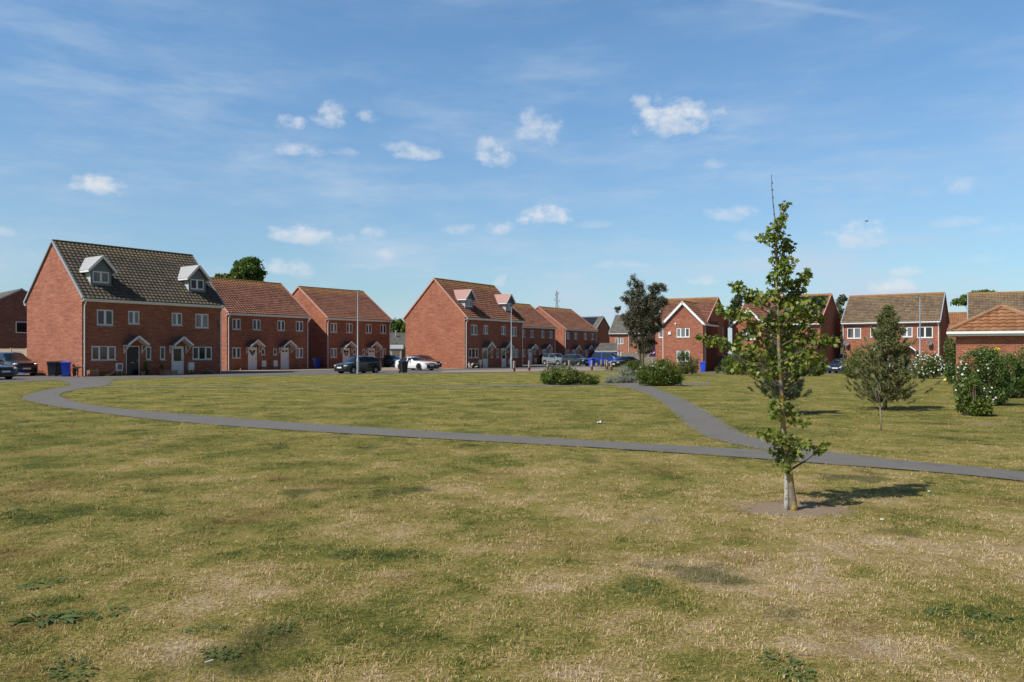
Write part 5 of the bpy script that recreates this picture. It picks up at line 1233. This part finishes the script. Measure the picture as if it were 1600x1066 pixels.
b = GZ(622, 118); shrub('green garden shrub above the shed roof', b, px_mass(b, [(616, 541, 9, 7), (628, 543, 9, 6), (622, 552, 12, 14)]), LF_BUSH, 2500, .12)
h = House('bungalow with mottled brown roof and tall metal flue beyond the shed', 590, 130, rad(20), name='bungalow', cat='bungalow')
h.block(-3, 9, 0, 8, 2.8, 5.0, T_GRY, spt=2)
m = MB(); m.tube([(3.55, 2.6, 3.2), (3.55, 2.6, 5.2)], .12, 10); m.lathe([(.17, 5.2), (.17, 5.38), (.02, 5.42)], 10, (3.55, 2.6, 0)); m.build('flue', STEEL, h.root); h.finish(VERGE_G, SLATE)
# lattice radio mast
b = GZ(870, 420); r = thing('radio_mast', 'lattice radio mast rising beyond the terracotta roofs', 'mast', b)
MASTM = simple('weathered_mast_steel', (.22, .24, .26), .6, .3); H = 34.5; m = MB(); wd = lambda z: 2.6-2.0*(z/H)
for sx, sy in ((-1, -1), (1, -1), (1, 1), (-1, 1)): m.tube([(sx*wd(0)/2, sy*wd(0)/2, 0), (sx*wd(H)/2, sy*wd(H)/2, H)], .11, 5)
m.build('leg_frame', MASTM, r); m = MB(); nb = 17
for i in range(nb):
    z0, z1 = H*i/nb, H*(i+1)/nb; w0, w1 = wd(z0)/2, wd(z1)/2
    for (ax, ay), (bx, by) in (((-1, -1), (1, -1)), ((1, -1), (1, 1)), ((1, 1), (-1, 1)), ((-1, 1), (-1, -1))):
        m.tube([(ax*w0, ay*w0, z0), (bx*w1, by*w1, z1)], .06, 4); m.tube([(bx*w0, by*w0, z0), (ax*w1, ay*w1, z1)], .06, 4); m.tube([(ax*w1, ay*w1, z1), (bx*w1, by*w1, z1)], .06, 4)
m.build('bracing', MASTM, r)
for x, z, s in ((-1.1, 30, 1.2), (1.15, 29.4, 1.3), (-.7, 32.6, 1.0), (.75, 33.2, 1.0), (1.35, 26.2, .7)):
    m = MB(); m.box(x-.14, x+.14, -.5, -.3, z-s/2, z+s/2); m.bar((0, -.2, z), (x, -.4, z), .06, .06); m.build('antenna', MASTM, r)
m = MB(); m.tube([(0, 0, H), (.1, 0, H+1.6)], .05, 5); m.build('aerial', MASTM, r)
# agent's board
b = GZ(1019, 86); r = thing('sale_board', 'small purple sale board on a white post beside the eucalyptus', 'sign', b, rad(10))
m = MB(); m.box(-.03, .03, -.03, .03, 0, 2.25); m.build('post', OFFW, r)
m = MB(); m.box(-.35, .38, -.05, -.032, 1.45, 2.2); bo = m.build('board', simple('purple_board', (.12, .03, .16), .5), r)
m = MB(); m.tube([(-.28, -.056, 1.72), (-.1, -.056, 1.86), (.1, -.056, 1.80), (.3, -.056, 1.97)], .045, 6); m.build('white_mark', PETAL, bo)

# ------------------------------------------------------------------ small things by the doors
def wreath(label, h, x, z, m, heart=False):
    r = thing('door_wreath', label, 'wreath', h.root.matrix_basis @ Vector((x, .03, z)), h.rz); n = 18; t = MB(); pts = []
    for i in range(n+1):
        a = 2*math.pi*i/n
        pts.append((.17*math.sin(a)**3*1.0, -.03, .16*(math.cos(a)*.81-.31*math.cos(2*a)-.12*math.cos(3*a)+.05)) if heart else (.19*math.cos(a), -.03, .19*math.sin(a)))
    t.tube(pts, .05, 6); t.build('ring', m, r)
    b = MB(); b.ell((.0, -.075, .08 if not heart else .02), (.06, .03, .06), 8, 6); b.build('bow', PETALP, r)
bpy.context.view_layer.update()
HEARTM = simple('dark_red_wreath', (.035, .008, .012), .8, var=.4)
wreath('dark red heart wreath on the white door of terracotta pair', hA2, 2.75, 1.58, HEARTM, True)
wreath('dark leafy wreath on a white door behind the dark grey hatchback', hA3, 2.62, 1.58, simple('dark_green_wreath', (.012, .02, .014), .8, var=.4))
wreath('pale round wreath on the half hidden door behind dark crossover', hB3, 2.96, 1.6, PETAL)
def at(h, x, y, z=0): return h.root.matrix_basis @ Vector((x, y, z))
def pot(label, p, s, leafm, pm, tall=.45, name='plant_pot'):
    r = thing(name, label, 'plant pot', p, 0, 'potted plants by the doors')
    m = MB(); m.lathe([(.001, 0), (.15*s, 0), (.20*s, .32*s), (.22*s, .33*s), (.22*s, .38*s), (.17*s, .38*s), (.16*s, .34*s), (.001, .34*s)], 14); m.build('pot', pm, r)
    k = 90; c = np.array([0, 0, .38*s])+RNG.normal(size=(k, 3))*np.array([.05, .05, tall*.3])*s; c[:, 2] = .36*s+np.abs(c[:, 2]-.38*s)*1.4
    leaf_mesh('plant', c, rdir(k, 1.2), rdir(k), RNG.uniform(.08, .17, k)*s, OVAL, leafm, r)
pot('dark pot with a lime conifer beside the black front door', at(hA, 4.28, -.35), 1.15, LF_BUSH, BLACKP, .6)
pot('terracotta pot at the left foot of the black front door', at(hA, 3.98, -.55), .8, LF_DARK, TERRA, .2)
pot('terracotta pot with pointed green plant by the little picket fence', at(hA, 5.45, -.45), 1.0, LF_BUSH, TERRA, .6)
r = thing('picket_edging', 'low timber picket edging before the white half glazed door', 'edging', at(hA, 5.62, -.55), hA.rz)
m = MB()
for i in range(14): m.box(i*.075, i*.075+.05, 0, .025, 0, .32+.05*(i % 2))
m.box(0, 1.05, .025, .04, .1, .14); m.build('pickets', TAN, r); 
r = thing('planter_box', 'reddish wooden planter box at the corner downpipe', 'planter', at(hA, .55, -.4), hA.rz)
m = MB(); m.box(-.3, .3, -.18, .18, .04, .42); m.box(-.32, -.26, -.2, .2, 0, .45); m.box(.26, .32, -.2, .2, 0, .45); m.build('box', simple('reddish_planter_wood', (.24, .12, .09), .8, var=.2), r)
k = 60; leaf_mesh('plant', RNG.normal(size=(k, 3))*[.14, .08, .04]+[0, 0, .46], rdir(k, 1), rdir(k), RNG.uniform(.06, .12, k), OVAL, LF_DARK, r)
r = thing('bird_bath', 'small reddish bird bath beside the blue bin', 'bird bath', at(hA, -.45, -.3))
m = MB(); m.lathe([(.001, 0), (.17, 0), (.15, .06), (.06, .1), (.05, .5), (.1, .58), (.26, .62), (.28, .68), (.24, .68), (.2, .63), (.001, .63)], 16); m.build('bowl', simple('reddish_stone', (.22, .10, .08), .8, var=.2), r)
for x0, x1, h_, lb in ((1.55, 2.2, hA, 'sloping timber prop under the long window of the dark roofed house'), (9.9, 9.2, hA, 'sloping timber prop near the right downpipe of the dark roofed house'), (8.4, 7.9, hA2, 'sloping timber prop on the wall of the heart wreath house'), (1.0, 1.45, hA2, 'sloping timber prop left of the heart wreath door')):
    r = thing('timber_prop', lb, 'prop', at(h_, x0, -.55), h_.rz, 'sloping props along the house walls'); m = MB(); m.bar((0, 0, .02), (x1-x0 if False else (x1-x0), .35, .46), .05, .05); m.build('rail', TAN, r)
# low bed plants along the fronts
for hh, lb, spots in ((hA, 'low weedy plants along the foot of the dark roofed house', [(1.3, .9), (2.4, 1.2), (7.9, .9), (9.2, 1.3)]), (hB, 'pale flowering shrubs and pots under the front window, pink dormered house', [(1.0, .9), (1.7, 1.1), (.35, .6)])):
    for i, (x, wdt) in enumerate(spots):
        p = at(hh, x, -.45); tall = .55 if hh is hB else .16
        wh = ['foot of the wall under the long window', 'meter box by the black door', 'white meter box by the half glazed door', 'right downpipe'] if hh is hA else ['lounge window', 'meter box', 'corner downpipe']
        shrub(('low weeds growing at the '+wh[i]+', dark roofed house') if hh is hA else ('pale flowering plant by the '+wh[i]+', pink dormered house'), p, [(0, 0, tall*.5, wdt*.42, .25, tall*.6)], LF_BUSH if hh is hA else LF_DARK, 500, .06, name='bed_plant', cat='plant', group='plants at the wall foot', flowers=None if hh is hA else (PETALP, 14, .07, lambda C: C[:, 2] > .1))

# bird, litter
b = P(1354, 346, 60); r = thing('bird', 'small dark bird flying high right of the young maple', 'bird', b, rad(35)); BIRD = simple('dark_feathers', (.03, .028, .03), .8)
m = MB(); m.tube([(-.16, 0, .0), (-.08, 0, .0), (.0, 0, .01), (.08, 0, .02), (.13, 0, .02), (.16, 0, .01)], [.012, .03, .045, .035, .022, .003], 8)
for sg in (-1, 1):
    pts = [(.05, 0, .03), (.07, sg*.13, .08), (.0, sg*.27, .05), (-.06, sg*.13, .065), (-.06, 0, .03)]; m.face(pts); m.face([(x, y, z-.008) for x, y, z in pts[::-1]])
m.face([(-.15, -.02, 0), (-.15, .02, 0), (-.24, .05, .0), (-.24, -.05, .0)]); m.build('body', BIRD, r)
def litter(label, p, s, m_, seed):
    rnd = random.Random(seed); m = MB(); n = 6; V = [[(s*(i/n-.5)*1.6, s*(j/n-.5), .02+s*.45*max(0, rnd.gauss(.3, .35))) for j in range(n+1)] for i in range(n+1)]
    for i in range(n):
        for j in range(n): m.face([V[i][j], V[i+1][j], V[i+1][j+1], V[i][j+1]])
    o = merge_build(m, 'litter', m_, None); o.location = p; o.rotation_euler = (0, 0, rnd.random()*3); props(o, label, 'litter')
litter('crumpled white wrapper on the grass short of the path fork', G(936, 662), .10, PETAL, 2)
litter('scrap of pale blue plastic near the right end of maple shadow', G(1451, 771), .035, simple('pale_blue_plastic', (.5, .58, .70), .4), 4)
litter('tiny white scrap on the grass below the maple shadow', G(1378, 815), .018, PETAL, 6)
o = MB(); p = G(328, 1043); o.bar((-.02, -.012, .03), (.012, .012, .033), .006, .006); q = o.build('litter', PETAL); q.location = p; props(q, 'short white stick lying in the nearest grass at left', 'litter')

# ------------------------------------------------------------------ broadleaf weeds in the near lawn
WEED = leafmat('weed_leaves', [(.09, .135, .040), (.12, .165, .052), (.15, .185, .065), (.10, .15, .045)], .5, .2)
def weed(label, p, rr, n, L):
    r = thing('broadleaf_weed', label, 'weed', p, random.random()*6, 'broadleaf weeds in the lawn'); k = n
    a = RNG.random(k)*6.28; q = np.sqrt(RNG.random(k))*rr*.8; c = np.stack([np.cos(a)*q*1.5, np.sin(a)*q*.7, RNG.uniform(.005, .03, k)], 1)
    d = np.stack([np.cos(a+RNG.normal(size=k)*.6), np.sin(a+RNG.normal(size=k)*.6), RNG.uniform(.02, .40, k)], 1)
    L *= .52; c[:, 2] *= .6
    leaf_mesh('leaves', c, d, np.tile([0, 0, 1.0], (k, 1))+rdir(k)*.3, RNG.uniform(.6, 1.2, k)*L, [(0, 0), (.10, .12), (.17, .5), (.10, .85), (0, 1), (-.10, .85), (-.17, .5), (-.10, .12)], WEED, r, .35)
for lb, px, py, rr, n, L in (('largest long leaved dock clump at the lower left', 68, 970, .13, 46, .17), ('dock clump right of the largest one, lower left', 160, 962, .11, 26, .12), ('flat weed patch above the largest dock clump', 60, 915, .16, 60, .08), ('small weed near the left edge, mid lawn', 25, 800, .12, 40, .09), ('weed patch low at the bottom left', 110, 1048, .17, 120, .07), ('weed tuft under the big bald patch at left', 320, 985, .10, 60, .06),
                             ('weed patch left of the bottom centre', 345, 1022, .10, 50, .07), ('dark clover mat right of centre in near lawn', 1000, 915, .22, 320, .04), ('round leaved weed patch at the bottom right', 1230, 1045, .17, 120, .07), ('grey green weed at the right, mid foreground', 1465, 957, .08, 36, .08), ('weed tuft near the right edge of the foreground', 1545, 966, .10, 50, .07), ('small dark weed right of the weed pair', 1525, 1000, .08, 40, .06), ('weed clump near the middle of the left lawn', 540, 866, .14, 90, .05), ('weed clump right of the left lawn middle', 660, 868, .14, 90, .05), ('dark weed low in the near centre lawn', 440, 985, .09, 50, .06)):
    weed(lb, G(px, py), rr, n, L)

# ------------------------------------------------------------------ grass blades (stuff)
def grass_blade_mat():
    m, t, b = newmat('grass_blades'); c, flat, sp = grass_colour_nodes(t, True)
    t.l.new(c, b.inputs['Base Color']); b.inputs['Roughness'].default_value = .65; b.inputs['Specular IOR Level'].default_value = .2
    tr = t.new('ShaderNodeBsdfTranslucent'); t.l.new(c, tr.inputs[0]); mx = t.new('ShaderNodeMixShader'); mx.inputs[0].default_value = .25
    t.l.new(b.outputs[0], mx.inputs[1]); t.l.new(tr.outputs[0], mx.inputs[2]); t.l.new(mx.outputs[0], t.n['Material Output'].inputs[0]); return m
GRASSM = grass_blade_mat()
def tuft(i, n, R, hmin, hmax, w, l0=.006, l1=.036):
    C = np.zeros((n, 3)); nc = 6; a = RNG.random(nc)*6.283; q = np.sqrt(RNG.random(nc))*R; ic = RNG.integers(0, nc, n); off = RNG.normal(size=(n, 2))*.017
    C[:, 0], C[:, 1] = (np.cos(a)*q)[ic]+off[:, 0], (np.sin(a)*q)[ic]+off[:, 1]; hk = RNG.uniform(.6, 1.4, nc)
    V, F = [], []
    for bi, c in enumerate(C):
        h = RNG.uniform(hmin, hmax)*hk[ic[bi]]; aa = math.atan2(off[bi, 1], off[bi, 0])+RNG.normal()*.7; lean = RNG.uniform(l0, l1); d = np.array([math.cos(aa), math.sin(aa), 0]); s = np.array([-d[1], d[0], 0])*w*RNG.uniform(.6, 1.3)
        k = len(V); p0, p1, p2 = c-[0, 0, .006], c+d*lean*.35+[0, 0, h*.65], c+d*lean+[0, 0, h*(.95 if lean < h else .45)]
        V += [p0-s, p0+s, p1-s*.75, p1+s*.75, p2]; F += [(k, k+1, k+3, k+2), (k+2, k+3, k+4)]
    me = bpy.data.meshes.new('grass_tuft'); me.from_pydata([tuple(v) for v in V], [], F); me.materials.append(GRASSM)
    return bpy.data.objects.new('grass_tuft', me)
def scatter():
    protos = bpy.data.collections.new('grass_tufts')
    for i in range(7): protos.objects.link(tuft(i, 60, .09, .006, .019, .0018, .010, .036))
    for i in range(2): protos.objects.link(tuft(i, 44, .075, .010, .030, .0017))
    for i in range(2): protos.objects.link(tuft(i, 26, .09, .004, .016, .0021, .03, .085))
    polys = []
    def poly(L, R, n=120): return np.array([(p.x, p.y) for p in interp(L, n)]+[(p.x, p.y) for p in interp(R, n)][::-1])
    for L, R in ((PATH_O, PATH_I), (B_L, B_R), (C_L, C_R)): polys.append(poly(L, R))
    def inside(pts, pg):
        x, y = pts[:, 0], pts[:, 1]; r = np.zeros(len(pts), bool); j = len(pg)-1
        for i in range(len(pg)):
            xi, yi = pg[i]; xj, yj = pg[j]; c = ((yi > y) != (yj > y))&(x < (xj-xi)*(y-yi)/(yj-yi+1e-12)+xi); r ^= c; j = i
        return r
    P_, S_ = [], []
    for y0, y1, den, sc in ((2.6, 6, 105, 1.0), (6, 10, 66, 1.1), (10, 16, 32, 1.3), (16, 26, 14, 1.7), (26, 44, 5.0, 2.3), (44, 62, 2.2, 3.0)):
        wl = lambda y: .69*y+2.2
        A = (y1-y0)*(wl(y0)+wl(y1)); n = int(A*den); y = RNG.uniform(y0, y1, n*2); x = RNG.uniform(-wl(y1), wl(y1), n*2)
        k = np.abs(x) < wl(y); x, y = x[k][:n], y[k][:n]; P_.append(np.stack([x, y], 1)); S_.append(RNG.uniform(.7, 1.25, len(x))*sc)
    P2 = np.vstack(P_); S2 = np.concatenate(S_); bad = np.zeros(len(P2), bool)
    for pg in polys: bad |= inside(P2, pg)
    # far limit of the lawn
    nx = np.array([q[0] for q in near]); ny = np.array([q[1] for q in near]); bad |= P2[:, 1] > np.interp(P2[:, 0], nx, ny)-.15
    soil = ((P2[:, 0]-SAP.x-.02)/.54)**2+((P2[:, 1]-SAP.y-.05)/.40)**2; bad |= (soil < RNG.uniform(.35, 1.3, len(P2)))
    bad |= (np.hypot((P2[:, 0]-G(1535, 662).x)/.6, (P2[:, 1]-G(1535, 662).y)/.4) < .7)&(RNG.random(len(P2)) < .6)
    P2, S2 = P2[~bad], S2[~bad]
    # lusher, longer fringes along the path edges and one bright patch by the fork
    ex = []
    for L in (PATH_O, PATH_I, B_L, B_R, C_L):
        for p in interp(L, 900):
            if 5 < p.y < 42: ex.append((p.x+random.gauss(0, .075), p.y+random.gauss(0, .075)))
    ex = np.array(ex); P2 = np.vstack([P2, ex]); S2 = np.concatenate([S2, RNG.uniform(.8, 1.5, len(ex))])
    z = np.array([g(x, y) for x, y in P2])
    me = bpy.data.meshes.new('grass'); me.vertices.add(len(P2)); me.vertices.foreach_set('co', np.column_stack([P2, z]).astype(np.float32).ravel())
    at_ = me.attributes.new('sc', 'FLOAT_VECTOR', 'POINT'); at_.data.foreach_set('vector', np.column_stack([S2, S2, np.clip(S2, .5, 1.25)*RNG.uniform(.7, 1.2, len(S2))]).astype(np.float32).ravel()); me.update()
    ob = bpy.data.objects.new('grass', me); COL.objects.link(ob); ob['kind'] = 'stuff'; ob['label'] = 'short parched mown grass of the lawn'; me.materials.append(GRASSM)
    ng = bpy.data.node_groups.new('grass_scatter', 'GeometryNodeTree'); ng.interface.new_socket('Geometry', in_out='INPUT', socket_type='NodeSocketGeometry'); ng.interface.new_socket('Geometry', in_out='OUTPUT', socket_type='NodeSocketGeometry')
    N_, l = ng.nodes, ng.links; gi, go = N_.new('NodeGroupInput'), N_.new('NodeGroupOutput')
    m2p = N_.new('GeometryNodeMeshToPoints'); iop = N_.new('GeometryNodeInstanceOnPoints'); ci = N_.new('GeometryNodeCollectionInfo'); ci.inputs['Collection'].default_value = protos; ci.inputs['Separate Children'].default_value = True; ci.inputs['Reset Children'].default_value = True
    rv = N_.new('FunctionNodeRandomValue'); rv.data_type = 'FLOAT_VECTOR'; rv.inputs[0].default_value = (-.12, -.12, 0); rv.inputs[1].default_value = (.12, .12, 6.283)
    na = N_.new('GeometryNodeInputNamedAttribute'); na.data_type = 'FLOAT_VECTOR'; na.inputs['Name'].default_value = 'sc'
    l.new(gi.outputs[0], m2p.inputs['Mesh']); l.new(m2p.outputs[0], iop.inputs['Points']); l.new(ci.outputs[0], iop.inputs['Instance']); iop.inputs['Pick Instance'].default_value = True
    l.new(rv.outputs[0], iop.inputs['Rotation']); l.new(na.outputs[0], iop.inputs['Scale']); l.new(iop.outputs[0], go.inputs[0])
    md = ob.modifiers.new('scatter', 'NODES'); md.node_group = ng
    print('tufts', len(P2))
scatter()
